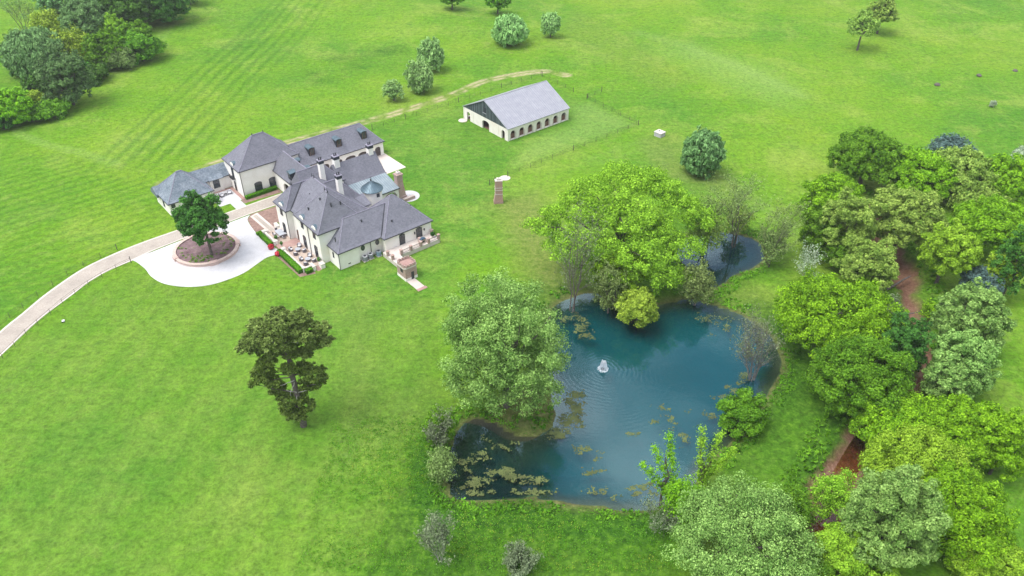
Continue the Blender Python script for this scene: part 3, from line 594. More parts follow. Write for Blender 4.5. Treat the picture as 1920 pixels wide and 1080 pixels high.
# east wing
walls(9.8, 21.6, -1.15, 10.6, 3.9)
roof(H, 'roof', 9.8, 21.6, -1.15, 10.6, 3.9, 9.5, (15.4, 4.75), (16.1, 4.75), 'u')
window(H, 'S', 14.1, -.87, 1.05, 1.15, 2.35, .4, 2, 4); window(H, 'S', 18.25, -.87, .95, 1.3, 2.35, .35, 2, 4, 'door')
for a in (17.15, 19.5):
    mb = MB(); facebox(mb, 'S', a-.1, a+.1, -.87, .18, 2.2, 2.7); mb.build('wall_lamp', M['dark'], H)
mb = MB(); facebox(mb, 'S', 15.8, 16.4, -.87, .04, .55, .75); mb.build('vent', M['dark'], H)
# main block and its northern part
walls(-1.7, 8.7, 4.1, 14.4, 7.0); walls(-1.4, 10.6, 8.0, 21.8, 7.0, i=.3); walls(-2.5, 3.5, 16.3, 21.8, 7.0)
roof(H, 'roof', -1.7, 8.9, 4.1, 14.4, 7.0, 12.8, (3.6, 8.3), (3.6, 9.4), 'v')
roof(H, 'roof', -1.35, 11.2, 6.5, 21.75, 6.98, 12.2, (4.9, 11.5), (4.9, 17.2), 'v')
roof(H, 'roof', -2.5, 5.0, 16.3, 21.85, 7.02, 10.9, (.9, 19.0), (5.0, 19.0), 'u')
for q_ in ((3.6, 8.3, 12.8), (3.6, 9.4, 12.8), (4.9, 17.2, 12.2), (4.9, 16.4, 12.2), (.9, 19.0, 10.9)):
    mb = MB(); mb.cyl(q_[0], q_[1], q_[2], q_[2]+.25, .16, .1, 8); mb.cyl(q_[0], q_[1], q_[2]+.25, q_[2]+.95, .1, .02, 8); mb.build('roof_finial', M['dark'], H)
for v in (11.5, 6.4): wall_dormer(H, -1.42, v, 7.0)
wall_dormer(H, -2.22, 18.95, 7.0)
for v in (11.5, 6.45): window(H, 'W', v, -1.42, 5.1, .95, 1.7, .0, 2, 3)
for v in (11.4, 6.6): window(H, 'W', v, -1.42, .5, 1.15, 2.7, .35, 2, 4)
window(H, 'W', 19.05, -2.22, 5.0, .95, 1.7, 0, 2, 3); window(H, 'W', 18.95, -2.22, .5, 1.15, 2.5, .35, 2, 4)
window(H, 'W', 14.9, -1.1, .3, 1.1, 2.4, .3, 2, 4, 'door', 'brownwood')
for (u, v, z) in ((-1.55, 8.95, 6.9), (-2.35, 16.5, 6.9), (7.6, .62, 3.8), (.1, .1, 3.85), (-2.05, 39.75, 6.4)): MB().tube((u, v, 0), (u, v, z), .07, n=6).build('downspout', M['dark'], H)
for p_, q_ in (((9.85, .05, 3.98), (14.05, 4.65, 8.15)), ((-1.3, 16.3, 7.04), (3.2, 18.95, 10.85)), ((9.9, 9.2, 3.98), (14.1, 4.9, 8.15))): MB().tube(p_, q_, .09, n=5).build('valley_flashing', M['dark'], H)
# courtyard side gables
walls(5, 12.9, 12.6, 18.2, 7.0); roof(H, 'roof', 4.9, 12.9, 12.6, 18.2, 7.0, 11.0, (4.9, 15.4), (9.3, 15.4), 'u')
walls(4, 14.0, 21.0, 27.2, 7.0); roof(H, 'roof', 4.0, 14.0, 21.0, 27.2, 6.9, 10.6, (4.6, 24.1), (10.7, 24.1), 'u')
mb = MB(); mb.loft([(8.8, 9.7, 5.75), (13.7, 9.7, 5.75), (13.7, 9.7, 5.95), (8.8, 9.7, 5.95)], [(8.8, 12.88, 6.9), (13.7, 12.88, 6.9), (13.7, 12.88, 7.1), (8.8, 12.88, 7.1)]); mb.build('roof', M['roof'], H)
MB().box(9, 13.45, 9.95, 12.85, 0, 5.75).build('wall', M['stucco'], H)
# turret
mb = MB(); mb.cyl(16.35, 13.7, -.3, 7.0, 2.05, n=40); tw = mb.build('turret', M['stucco'], H)
mb = MB(); mb.cyl(16.35, 13.7, 6.85, 7.0, 2.4, n=40); mb.cyl(16.35, 13.7, 7.0, 8.75, 2.4, .12, 40); mb.build('turret_roof', M['copper'], tw)
mb = MB(); mb.cyl(16.35, 13.7, 8.6, 9.2, .2, .14, 8); mb.cyl(16.35, 13.7, 9.2, 9.75, .06, .02, 6); mb.tube((16.0, 13.7, 9.65), (16.7, 13.7, 9.65), .05, n=5); mb.build('turret_finial', M['dark'], tw)
mb = MB()
for i in range(24): t_ = 2*pi*i/24; mb.tube((16.35+2.4*cos(t_), 13.7+2.4*sin(t_), 7.02), (16.35+.14*cos(t_), 13.7+.14*sin(t_), 8.77), .03, n=4)
mb.build('roof_seam', M['lead'], tw)
mb = MB(); mb.box(16.2, 16.9, 11.55, 11.75, 5.7, 6.5); mb.build('window', M['glass'], tw)
# central wing with lower metal roofed porch
walls(14.6, 24.4, 21.4, 28.6, 5.0); o = roof(H, 'roof', 13.2, 24.5, 21.3, 28.9, 4.95, 9.0, (13.2, 25.1), (24.3, 25.1), 'u', cap=False)
mb = MB(); mb.loft([(13.9, 15.3, 3.55), (24.1, 15.3, 3.55), (24.1, 15.3, 3.72), (13.9, 15.3, 3.72)], [(13.9, 21.3, 4.85), (24.3, 21.3, 4.85), (24.3, 21.3, 5.02), (13.9, 21.3, 5.02)])
pr = mb.build('porch_roof', M['seamroof'], H)
mb = MB()
for i in range(20): x = 14.1+i*.52; mb.tube((x, 15.3, 3.74), (x+.1, 21.25, 5.04), .025, n=4)
mb.build('roof_seam', M['copper'], pr); MB().box(13.8, 24.2, 15.18, 15.29, 3.5, 3.7).build('gutter', M['dark'], pr)
mb = MB(); arched_wall(mb, 'S', 15.5, .5, 18.6, 23.9, -.3, 3.55, [(21.8, 3.3, -.3, 2.2, .9)]); mb.build('porch_arch', M['trim'], H)
MB().box(14.2, 18.6, 15.6, 16.0, -.3, 3.5).build('wall', M['stucco'], H)
mb = MB(); arched_wall(mb, 'E', 23.9, .4, 16.0, 21.6, -.3, 3.7, [(18.6, 3.2, -.3, 2.3, .7)]); mb.build('porch_arch', M['trim'], H)
MB().box(15.0, 23.9, 16, 21.7, -.1, .06).build('porch_floor', M['patiostone'], H)
# chimneys
chimney(H, 14.4, 25.0, 4.6, 10.3, 1.2, 1.35); chimney(H, 23.1, 25.2, 5.0, 10.2, 1.15, 1.25)
chimney(H, 9.4, 22.1, 7.0, 12.0, 1.0, 1.1); chimney(H, 8.5, 12.7, 7.2, 12.6, 1.0, 1.1)
# freestanding stone chimney of the porch
mb = MB(); mb.box(24.1, 26.1, 15.7, 17.7, -.3, 1.0); mb.loft([(24.1,15.9,1.0),(26.0,15.9,1.0),(26.0,17.6,1.0),(24.1,17.6,1.0)], [(24.15,16.1,4.2),(25.6,16.1,4.2),(25.6,17.5,4.2),(24.15,17.5,4.2)]); mb.box(24.15, 25.6, 16.1, 17.5, 4.2, 6.1); mb.box(24.02, 25.73, 15.97, 17.63, 6.1, 6.4)
mb.box(24.6, 27.6, 14.7, 15.5, -.3, .75)
c_ = mb.build('stone_chimney', M['brick'], H); mb = MB(); mb.box(24.5, 25.3, 16.4, 17.2, 6.4, 6.85); mb.build('chimney_cap', M['creamsandstone'], c_); MB().box(24.75, 25.05, 16.65, 16.95, 6.85, 6.87).build('flue', M['dark'], c_)
# garage wing
mb = MB()
doors = [(14.7, 1.7), (17.75, 2.4), (21.7, 1.7), (24.75, 2.9), (28.1, 2.5), (32.4, 1.6)]
arched_wall(mb, 'S', 38.2, .4, 11.8, 34.0, -.3, 3.5, [(c, w, -.3, 1.95, .55) for c, w in doors]); mb.box(11.8, 34.0, 40.5, 47.3, -.3, 3.5); mb.box(33.6, 34.0, 38.6, 40.5, -.3, 3.5); mb.box(11.8, 12.2, 38.6, 40.5, -.3, 3.5)
mb.build('wall', M['stucco'], H)
roof(H, 'roof', 11.5, 34.3, 37.9, 47.7, 3.65, 7.8, (11.5, 42.7), (30.6, 42.7), 'u')
for c, w in doors:
    mb = MB(); mb.box(c-w/2-.05, c+w/2+.05, 38.45, 38.58, -.1, 2.6); d_ = mb.build('garage_door', M['doorwood'], H)
    mb = MB()
    for z in (.5, 1.0, 1.5, 2.0): mb.box(c-w/2, c+w/2, 38.42, 38.45, z, z+.05)
    mb.build('door_rail', M['dark'], d_)
for u in (15.7, 22.9, 29.8): barrel_dormer(H, u, 39.6, 4.75)
# garage block
walls(-2.35, 12.5, 39.6, 48.6, 6.5, i=.22)
roof(H, 'roof', -2.35, 12.5, 39.6, 48.6, 6.5, 11.9, (4.1, 44.3), (6.8, 44.3), 'u')
for u in (4.1, 6.8): mb = MB(); mb.cyl(u, 44.3, 11.9, 12.5, .12, .03, 8); mb.build('roof_finial', M['dark'], H)
wall_dormer(H, -2.13, 43.7, 6.5, 1.6, .5)
window(H, 'S', 1.6, 39.82, .35, 1.6, 2.3, .45, 2, 4); window(H, 'S', 5.15, 39.82, .35, 1.6, 2.3, .45, 2, 4)
window(H, 'W', 43.9, -2.13, 3.6, 1.0, 2.3, .3, 2, 4, 'door'); window(H, 'W', 43.9, -2.13, .2, .9, 2.2, .4, 1, 2)
mb = MB(); mb.box(-2.85, -2.13, 42.9, 44.9, 3.35, 3.5)
for i in range(9): mb.tube((-2.82, 42.95+i*.24, 3.5), (-2.82, 42.95+i*.24, 4.3), .025, n=4)
mb.box(-2.86, -2.78, 42.9, 44.9, 4.28, 4.34); mb.build('balcony', M['iron'], H)
# link with drive-through arch
mb = MB(); arched_wall(mb, 'W', 5.85, .4, 26.6, 39.8, -.3, 4.3, [(33.6, 4.2, -.3, 2.0, 1.1)]); arched_wall(mb, 'E', 10.6, .4, 26.6, 39.8, -.3, 4.3, [(33.6, 4.2, -.3, 2.0, 1.1)]); mb.build('wall', M['stucco'], H)
roof(H, 'roof', 5.6, 10.8, 25.5, 41.0, 4.35, 9.0, (8.2, 25.5), (8.2, 38.2), 'v')
K = 0
mb = MB(); mb.box(5.95, 8.0, 30.8, 32.3, 5.2, 6.9); d_ = mb.build('dormer', M['dormwall'], H)
mb = MB(); mb.loft([(5.7,30.6,6.9),(5.7,32.5,6.9),(5.7,32.5,7.0),(5.7,31.55,7.35),(5.7,30.6,7.0)], [(8.4,30.6,7.1),(8.4,32.5,7.1),(8.4,32.5,7.2),(8.4,31.55,7.55),(8.4,30.6,7.2)]); mb.build('dormer_roof', M['lead'], d_)
mb = MB(); facebox(mb, 'W', 31.1, 32.0, 5.95, .04, 5.5, 6.7); mb.build('pane', M['glass'], d_)
for v, w in ((35.6, 1.5), (30.4, 2.4)):
    mb = MB(); mb.box(8.4, 10.4, v-w/2, v+w/2, 5.0, 7.2); d_ = mb.build('dormer', M['dormwall'], H)
    mb = MB(); K = 7; mb.loft([(8.1, v+w*.58*cos(pi*i/(K-1)), 7.2+.4*sin(pi*i/(K-1))) for i in range(K)], [(10.6, v+w*.58*cos(pi*i/(K-1)), 7.2+.4*sin(pi*i/(K-1))) for i in range(K)]); mb.build('dormer_roof', M['lead'], d_)
# connector and cottage end
MB().box(-10.5, -2.1, 46.6, 51, -.3, 3.15).build('wall', M['stucco'], H); MB().box(-7.0, -4.0, 46.2, 46.6, -.3, 3.05).build('wall', M['trim'], H)
roof(H, 'roof', -10.5, -2.1, 46.3, 51.4, 3.2, 5.4, (-10.5, 48.85), (-2.1, 48.85), 'u', 'slate', cap=False)
mb = MB(); mb.loft([(-7.2,45.9,3.12),(-3.8,45.9,3.12),(-3.8,45.9,3.27),(-7.2,45.9,3.27)], [(-7.2,47.4,3.75),(-3.8,47.4,3.75),(-3.8,47.4,4.0),(-7.2,47.4,4.0)]); mb.build('roof', M['slate'], H)
window(H, 'S', -5.6, 46.2, 1.1, 1.3, 1.75, 0, 1, 2)
walls(-18.3, -8.0, 41.3, 50.6, 3.3)
roof(H, 'roof', -18.3, -8.0, 41.3, 50.6, 3.3, 7.9, (-13.6, 46.0), (-12.6, 46.0), 'u', 'slate')
mb = MB(); mb.loft([(-18.7,47.0,2.6),(-18.7,50.9,2.6),(-18.7,50.9,3.3),(-18.7,48.9,4.6),(-18.7,47.0,3.3)], [(-15.6,47.0,2.6),(-15.6,50.9,2.6),(-15.6,50.9,3.3),(-15.6,48.9,4.6),(-15.6,47.0,3.3)]); mb.build('roof', M['slate'], H)
window(H, 'S', -17.2, 41.58, 2.15, .7, .65, 0, 1, 1); window(H, 'W', 45.5, -18.02, 1.0, .8, 1.2, 0, 2, 2)
# roof vents
for (u, v, z) in ((.9, 2.2, 5.95), (7.6, 3.3, 6.95), (13.2, 1.0, 5.85), (19.0, 3.0, 6.3), (2.2, 9.2, 11.3), (2.6, 14.5, 9.9), (0.2, 10.9, 9.1), (3.2, 6.7, 10.9), (5.2, 6.6, 10.6), (-.9, 20.3, 7.8)):
    mb = MB(); mb.cyl(u, v, z-.6, z+.25, .12, n=8); mb.cyl(u, v, z+.25, z+.35, .2, n=8); mb.build('vent_pipe', M['dark'], H)

# ------------------------------------------------------------------ terrace and its tower
T = empty('terrace', (*UV2W(15, -3), 0), HA, 'raised stone terrace with rail and piers along the east wing', 'terrace')
def TL(mb): mb.v = [(x-15, y+3, z) for x, y, z in mb.v]; return mb
mb = MB(); mb.prism([(9.3,-8.4),(11.5,-8.4),(11.5,-4.0),(21.2,-4.0),(21.2,-.9),(9.3,-.9)], -.4, .95); TL(mb).build('retaining_wall', M['creamsandstone'], T)
mb = MB(); mb.prism([(9.6,-8.4),(11.2,-8.4),(11.2,-3.7),(20.9,-3.7),(20.9,-.95),(9.6,-.95)], .9, .985); TL(mb).build('paving', M['pad'], T)
for (u, v) in ((9.5,-2.6),(9.5,-4.4),(11.9,-3.85),(14.2,-3.85),(16.6,-3.85),(18.5,-3.85),(21.0,-3.85),(21.0,-1.4),(17.2,-2.5)):
    mb = MB(); mb.box(u-.24, u+.24, v-.24, v+.24, .9, 1.95); mb.box(u-.3, u+.3, v-.3, v+.3, 1.95, 2.05); TL(mb).build('pier', M['brick'], T)
for a, b_ in ((12.2,13.9),(14.5,16.3),(18.8,20.7)):
    mb = MB(); mb.box(a, b_, -3.9, -3.84, 1.75, 1.82); mb.box(a, b_, -3.9, -3.84, 1.08, 1.13)
    k = int((b_-a)/.16)
    for i in range(k+1): mb.tube((a+(b_-a)*i/k, -3.87, 1.1), (a+(b_-a)*i/k, -3.87, 1.78), .022, n=4)
    TL(mb).build('railing', M['iron'], T)
gr = empty('outdoor_grill', (*UV2W(17.6, -3.0), .985), HA, 'blue-covered grill on the terrace beside the low stone wall', 'grill')
mb = MB(); mb.box(-.75, .75, -.35, .35, 0, .8); mb.build('base', M['stone'], gr); mb = MB(); mb.box(-.6, .6, -.3, .3, .8, 1.0); mb.cyl(0, 0, 1.0, 1.2, .4, .25, 12); mb.build('cover', M['cloth'], gr); MB().box(-.3, .3, -.42, -.36, .25, .6).build('door', M['dark'], gr)
pl = empty('terrace_plant', (*UV2W(20.4, -2.6), .985), 0, 'dark green potted plant at the east corner of the terrace', 'plant')
MB().cyl(0, 0, 0, .4, .22, .28, 10).build('pot', M['terracotta'], pl); MB().ball((0, 0, .8), .5, 10, 7, 1, .18, 4).build('foliage', M['cloth'] if False else LM['dark'], pl)
TW = empty('stone_tower', (*UV2W(9.3, -9.9), 0), HA, 'small crenellated stone stair tower at the end of the terrace walk', 'tower')
oct_ = lambda r, c=.62: [(-r, -r*c), (-r*c, -r), (r*c, -r), (r, -r*c), (r, r*c), (r*c, r), (-r*c, r), (-r, r*c)]
MB().prism([(-1.35,-1.5),(1.35,-1.5),(1.35,1.6),(-1.35,1.6)], -.5, .55).build('plinth', M['trim'], TW)
MB().prism([(-1.3,-1.45),(1.3,-1.45),(1.3,1.55),(-1.3,1.55)], .55, 2.75).build('wall', M['brick'], TW)
MB().prism([(p[0], p[1]+.05) for p in oct_(1.55, .75)], 2.75, 3.05).build('cornice', M['creamsandstone'], TW)
mb = MB(); po = oct_(1.5, .7); pi_ = oct_(1.28, .7)
for i in range(8):
    a, b_ = po[i], po[(i+1) % 8]; c_, d_ = pi_[i], pi_[(i+1) % 8]
    mb.prism([a, b_, d_, c_], 3.05, 3.3)
    k = 3 if i % 2 == 1 else 1
    for j in range(k):
        f0, f1 = (j+.22)/k, (j+.78)/k; mb.prism([lerp2(a, b_, f0), lerp2(a, b_, f1), lerp2(c_, d_, f1), lerp2(c_, d_, f0)], 3.3, 3.62)
mb.build('parapet', M['brick'], TW); MB().prism(pi_, 3.04, 3.07).build('tower_floor', M['brickpave'], TW)
mb = MB(); facebox(mb, 'S', -.05, .55, -1.5, .05, -.1, 1.75); mb.build('door', M['dark'], TW)
mb = MB(); facebox(mb, 'W', -.5, .3, -1.3, .05, 1.6, 2.5); mb.build('window', M['dark'], TW)
st = MB(); st.box(-1.2, .6, -4.9, -1.55, -.3, .07); sw = st.build('garden_walk', M['pad'], None, (*UV2W(9.3, -9.9), 0), HA); prop(sw, 'short stone walk at the foot of the stone tower', kind='structure')
st = MB(); st.box(-1.3, .8, -5.7, -4.95, -.3, .10); sw = st.build('brick_step', M['brickpave'], None, (*UV2W(9.3, -9.9), 0), HA); prop(sw, 'red brick step at the end of the tower walk', kind='structure')

# ------------------------------------------------------------------ patio walls, hedges, pots, furniture
def patio_wall(name, boxes, label):
    o = empty(name, (*UV2W(-4, 13), 0), HA, label, 'low wall', 'low white patio walls'); k = 0
    mb = MB(); cap = MB()
    for (a, b_, c_, d_, z) in boxes: mb.box(a+4, b_+4, c_-13, d_-13, -.3, z); cap.box(a+4-.05, b_+4+.05, c_-13-.05, d_-13+.05, z, z+.07)
    mb.build('wall', M['trim'], o); cap.build('coping', M['edge'], o)
patio_wall('patio_wall', [(-5.75,-5.45,4.6,12.8,.8),(-6.0,-5.2,12.85,13.6,1.0),(-5.4,-4.1,4.1,4.45,.8),(-5.95,-5.45,4.0,4.55,1.0)], 'long low white wall behind the long patio hedge')
patio_wall('patio_wall', [(-5.75,-5.45,17.3,21.6,.8),(-6.0,-5.2,16.5,17.25,1.0),(-6.0,-5.3,21.65,22.4,1.0),(-5.25,-4.7,21.8,22.2,.8)], 'short low white wall behind the dining table, near the walk')
patio_wall('patio_wall', [(-2.7,-2.1,21.8,23.5,1.0),(-4.1,-3.55,3.3,4.9,.95),(-2.6,-1.7,2.9,4.0,.95),(-2.65,-2.2,20.9,21.75,.6)], 'low white pier walls beside the patio steps and house corner')
mb = MB()
for i in range(4): mb.box(-3.5, -2.65, 4.0-(i+1)*.32, 4.0-i*.32, -.1, .26-i*.07)
prop(mb.build('patio_steps', M['brickpave'], None, (HO[0], HO[1], 0), HA), 'red brick steps at the south end of the front patio', 'steps')
def leaves_box(seed, l, w, h, n, s):
    r = np.random.RandomState(seed); c = r.rand(n, 3); f = r.randint(0, 5, n)
    c[f == 0, 2] = 1; c[f == 1, 0] = 0; c[f == 2, 0] = 1; c[f == 3, 1] = 0; c[f == 4, 1] = 1
    return (c-[.5, .5, 0])*[l, w, h]+r.randn(n, 3)*.02
def quads(me_name, P, N, S, mat, tint, parent=None, loc=(0,0,0), aspect=1.0, rz=0, T=None, name=None):
    n = len(P); r = np.random.RandomState(n % 9973)
    N = N/np.maximum(np.linalg.norm(N, axis=1, keepdims=True), 1e-6)
    A_ = T if T is not None else r.randn(n, 3); A_ = A_-N*np.sum(A_*N, 1, keepdims=True); A_ /= np.maximum(np.linalg.norm(A_, axis=1, keepdims=True), 1e-6); B_ = np.cross(N, A_)
    S = S[:, None]; V = np.stack([P-A_*S*aspect, P-B_*S*.62, P+A_*S*aspect, P+B_*S*.62], 1).reshape(-1, 3)
    F = np.arange(4*n).reshape(n, 4); me = bpy.data.meshes.new(me_name); mesh_np(me, V, F)
    x = me.attributes.new('tint', 'FLOAT', 'FACE'); x.data.foreach_set('value', np.clip(tint, 0, 1).astype(np.float32)); me.materials.append(mat)
    o = bpy.data.objects.new(name or me_name, me); COL.objects.link(o); o.location = loc; o.rotation_euler = (0, 0, rz)
    if parent: o.parent = parent
    return o
def hedge(u0, u1, v0, v1, h, label, seed):
    l, w = u1-u0, v1-v0; o = MB().box(-l/2+.08, l/2-.08, -w/2+.08, w/2-.08, -.2, h-.08).build('hedge', LM['hedge'], None, (*UV2W((u0+u1)/2, (v0+v1)/2), 0), HA)
    x = o.data.attributes.new('tint', 'FLOAT', 'FACE'); x.data.foreach_set('value', np.full(6, .3, np.float32))
    prop(o, label, 'hedge', 'clipped box hedges'); n = int((l*w+2*(l+w)*h)*90); P = leaves_box(seed, l, w, h, n, .1); r = np.random.RandomState(seed)
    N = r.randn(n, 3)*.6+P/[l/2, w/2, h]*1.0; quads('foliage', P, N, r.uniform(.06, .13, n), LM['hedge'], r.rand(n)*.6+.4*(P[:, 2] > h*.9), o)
hedge(-6.9, -5.85, 4.2, 13.6, .95, 'long clipped hedge beside the white patio wall', 1)
hedge(-5.7, -4.3, 3.0, 3.95, .9, 'short clipped hedge beside the patio steps', 2)
hedge(-7.0, -6.05, 16.9, 22.0, .9, 'clipped hedge next to the red ball bush, nearer the walk', 3)
hedge(-7.0, -5.2, 22.5, 23.2, .7, 'small clipped hedge at the walk end of the patio', 4)
hedge(-2.6, -1.7, 21.9, 23.5, .9, 'small square hedge against the house corner by the walk', 5)
hedge(-2.2, 5.2, 38.3, 39.2, .9, 'clipped hedge under the two arched garage block windows', 6)
def bush(name, u, v, r, label, cat, mat, group=None, z=0):
    w = UV2W(u, v); o = empty(name, (*w, z), 0, label, cat, group); n = 500; R_ = np.random.RandomState(int(u*10+v*7) % 1000)
    D = R_.randn(n, 3); D /= np.linalg.norm(D, axis=1, keepdims=True); P = D*r*R_.uniform(.8, 1.05, (n, 1))+[0, 0, r*.85]
    quads('foliage', P, D+R_.randn(n, 3)*.4, R_.uniform(.08, .15, n), mat, R_.rand(n), o)
    MB().cyl(0, 0, -.1, r*.8, .05, .04, 6).build('stem', M['bark'], o); return o
LM['red'] = leafmat('red_leaf', (.25,.012,.03), (.62,.06,.10), .15)
bush('red_bush', -7.0, 16.1, .62, 'round red bush left of the patio entrance', 'bush', LM['red'], 'red ball bushes')
bush('red_bush', -7.1, 12.9, .55, 'round red bush in front of the long hedge end', 'bush', LM['red'], 'red ball bushes')
def potplant(u, v, label, z=.28, s=1.0):
    o = empty('potted_plant', (*UV2W(u, v), z), 0, label, 'potted plant', 'potted plants on the front patio')
    mb = MB(); mb.cyl(0, 0, 0, .45*s, .2*s, .3*s, 12); mb.build('pot', M['terracotta'], o)
    n = 260; R_ = np.random.RandomState(int(v*11)); D = R_.randn(n, 3); D /= np.linalg.norm(D, axis=1, keepdims=True)
    quads('foliage', D*.42*s*R_.uniform(.7, 1.1, (n, 1))+[0, 0, .85*s], D, R_.uniform(.06, .12, n), LM['dark'], R_.rand(n), o)
potplant(-4.9, 17.9, 'potted plant beside the dining table on the patio'); potplant(-5.4, 14.2, 'potted plant on the white pier near the brick landing', 1.02, .85); potplant(-1.95, 4.9, 'potted plant at the house corner near the steps')
def club_chair(u, v, rz, label):
    o = empty('patio_chair', (*UV2W(u, v), .28), HA+rz, label, 'chair', 'round wicker patio chairs'); mb = MB(); n = 14
    for i in range(n):
        a0, a1 = pi*(.0+i/n)-.25*(1-i/n)+.0, pi*((i+1)/n)+.25*((i+1)/n)-.25*(1-(i+1)/n)*0
        a0 = -.45+(pi+.9)*i/n; a1 = -.45+(pi+.9)*(i+1)/n; R0, R1 = .47, .37
        h = .62+.16*sin(max(0, min(pi, (a0+a1)/2)))
        mb.prism([(R0*cos(a0), R0*sin(a0)), (R0*cos(a1), R0*sin(a1)), (R1*cos(a1), R1*sin(a1)), (R1*cos(a0), R1*sin(a0))], 0.04, h)
    mb.cyl(0, 0, .04, .32, .38, .38, 16); mb.build('shell', M['wicker'], o)
    mb = MB(); mb.cyl(0, -.03, .32, .45, .35, .34, 14); mb.build('seat_cushion', M['cushion'], o)
    mb = MB(); mb.prism([(-.28, .16), (.28, .16), (.24, .34), (-.24, .34)], .45, .78); mb.build('back_cushion', M['cushion'], o)
def round_table(u, v, label):
    o = empty('patio_table', (*UV2W(u, v), .28), HA, label, 'table', 'round patio tables'); MB().cyl(0, 0, .52, .57, .58, n=24).build('tabletop', M['tabletop'], o); MB().cyl(0, 0, 0, .52, .4, .48, 20).build('base', M['wicker'], o)
for (u, v, nm) in ((-3.3, 11.4, 'round table of the chair group nearer the brick landing'), (-3.4, 6.9, 'round table of the chair group nearer the steps')): round_table(u, v, nm)
for (u, v, tu, tv, nm) in ((-4.35,12.5,-3.3,11.4,'wicker chair nearest the white wall pier by the brick landing'),(-4.3,10.4,-3.3,11.4,'wicker chair between the two round tables, on the hedge side'),(-2.3,12.7,-3.3,11.4,'wicker chair by the house wall next to the brick landing'),(-2.4,10.4,-3.3,11.4,'wicker chair by the house wall, middle of the patio'),
    (-4.35,7.9,-3.4,6.9,'wicker chair on the hedge side of the lower round table'),(-4.4,5.9,-3.4,6.9,'wicker chair closest to the short hedge corner'),(-2.4,8.0,-3.4,6.9,'wicker chair near the tall ground floor window, lower group'),(-2.6,5.9,-3.4,6.9,'wicker chair nearest the patio steps and corner pot')):
    club_chair(u, v, atan2(v-tv, u-tu)-pi/2, nm)
o = empty('dining_table', (*UV2W(-3.3, 19.3), .28), HA, 'long grey dining table on the patio left of the brick landing', 'table')
MB().box(-.7, .7, -1.3, 1.3, .7, .76).build('tabletop', M['tabletop'], o)
for x in (-.5, .5):
    for y in (-1.05, 1.05): MB().box(x-.05, x+.05, y-.05, y+.05, 0, .7).build('leg', M['wicker'], o)
k_ = 0
for (x, y, r_, nm) in ((-1.05,-.7,pi/2,'dining chair on the hedge side, lower end of the long table'),(-1.05,.7,pi/2,'dining chair on the hedge side, upper end of the long table'),(1.05,-.7,-pi/2,'dining chair on the house side, lower end of the long table'),(1.05,.7,-pi/2,'dining chair on the house side, upper end of the long table'),(0,-1.65,pi,'dining chair at the lower head of the long table'),(0,1.65,0,'dining chair at the upper head of the long table')):
    w = UV2W(-3.3+x, 19.3+y); c_ = empty('dining_chair', (*w, .28), HA+r_, nm, 'chair', 'chairs at the long patio table')
    MB().box(-.27, .27, -.27, .25, .36, .46).build('seat', M['cushion'], c_); MB().box(-.27, .27, .2, .28, .46, .95).build('backrest', M['wicker'], c_)
    for q_ in (-.24, .24):
        for z_ in (-.24, .22): MB().box(q_-.025, q_+.025, z_-.025, z_+.025, 0, .36).build('leg', M['wicker'], c_)
for i, (u, v) in enumerate(((-6.0, 43.4), (-4.0, 43.6))):
    o = empty('lounge_chair', (*UV2W(u, v), .04), HA+(.35 if i == 0 else -.35), 'white lounge chair on the side court, '+('left of the small dark table' if i == 0 else 'right of the small dark table, nearer the wall'), 'chair', 'white lounge chairs on the side court')
    mb = MB(); mb.box(-.42, .42, -.5, .4, .08, .3); mb.box(-.42, .42, .3, .45, .3, .85); mb.box(-.47, -.37, -.5, .4, .3, .55); mb.box(.37, .47, -.5, .4, .3, .55); mb.build('frame', M['wicker'], o)
    MB().box(-.35, .35, -.48, .28, .3, .45).build('seat_cushion', M['cushion'], o); MB().box(-.35, .35, .14, .29, .45, .88).build('back_cushion', M['cushion'], o)
o = empty('side_table', (*UV2W(-5.0, 43.4), .04), HA, 'small dark table between the two white lounge chairs', 'table'); MB().box(-.28, .28, -.28, .28, .38, .43).build('tabletop', M['dark'], o)
for x in (-.22, .22):
    for y in (-.22, .22): MB().box(x-.03, x+.03, y-.03, y+.03, 0, .38).build('leg', M['dark'], o)
for (u, v, m_, nm) in ((5.7, .05, 'acmetal', 'grey air conditioner below the left oval window'), (7.0, .1, 'acmetal', 'grey air conditioner beside the downspout, middle of three'), (8.8, -.1, 'acblue', 'blue-grey air conditioner on a pad near the terrace')):
    o = empty('air_conditioner', (*UV2W(u, v), 0), HA, nm, 'air conditioner', 'air conditioners along the south wing')
    MB().box(-.55, .55, -.55, .55, -.1, .08).build('pad', M['pad'], o); MB().cyl(0, 0, .08, 1.1, .52, n=20).build('cabinet', M[m_], o); MB().cyl(0, 0, 1.1, 1.17, .52, .46, 20).build('top_cover', M['cushion'] if m_ == 'acmetal' else M['acmetal'], o); MB().cyl(0, 0, 1.17, 1.19, .3, n=16).build('fan_grille', M['dark'], o)
    mb = MB()
    for k in range(6): z = .2+k*.14; mb.cyl(0, 0, z, z+.03, .535, n=20)
    mb.build('louvre', M['wicker'] if m_ == 'acmetal' else M['acblue'], o)

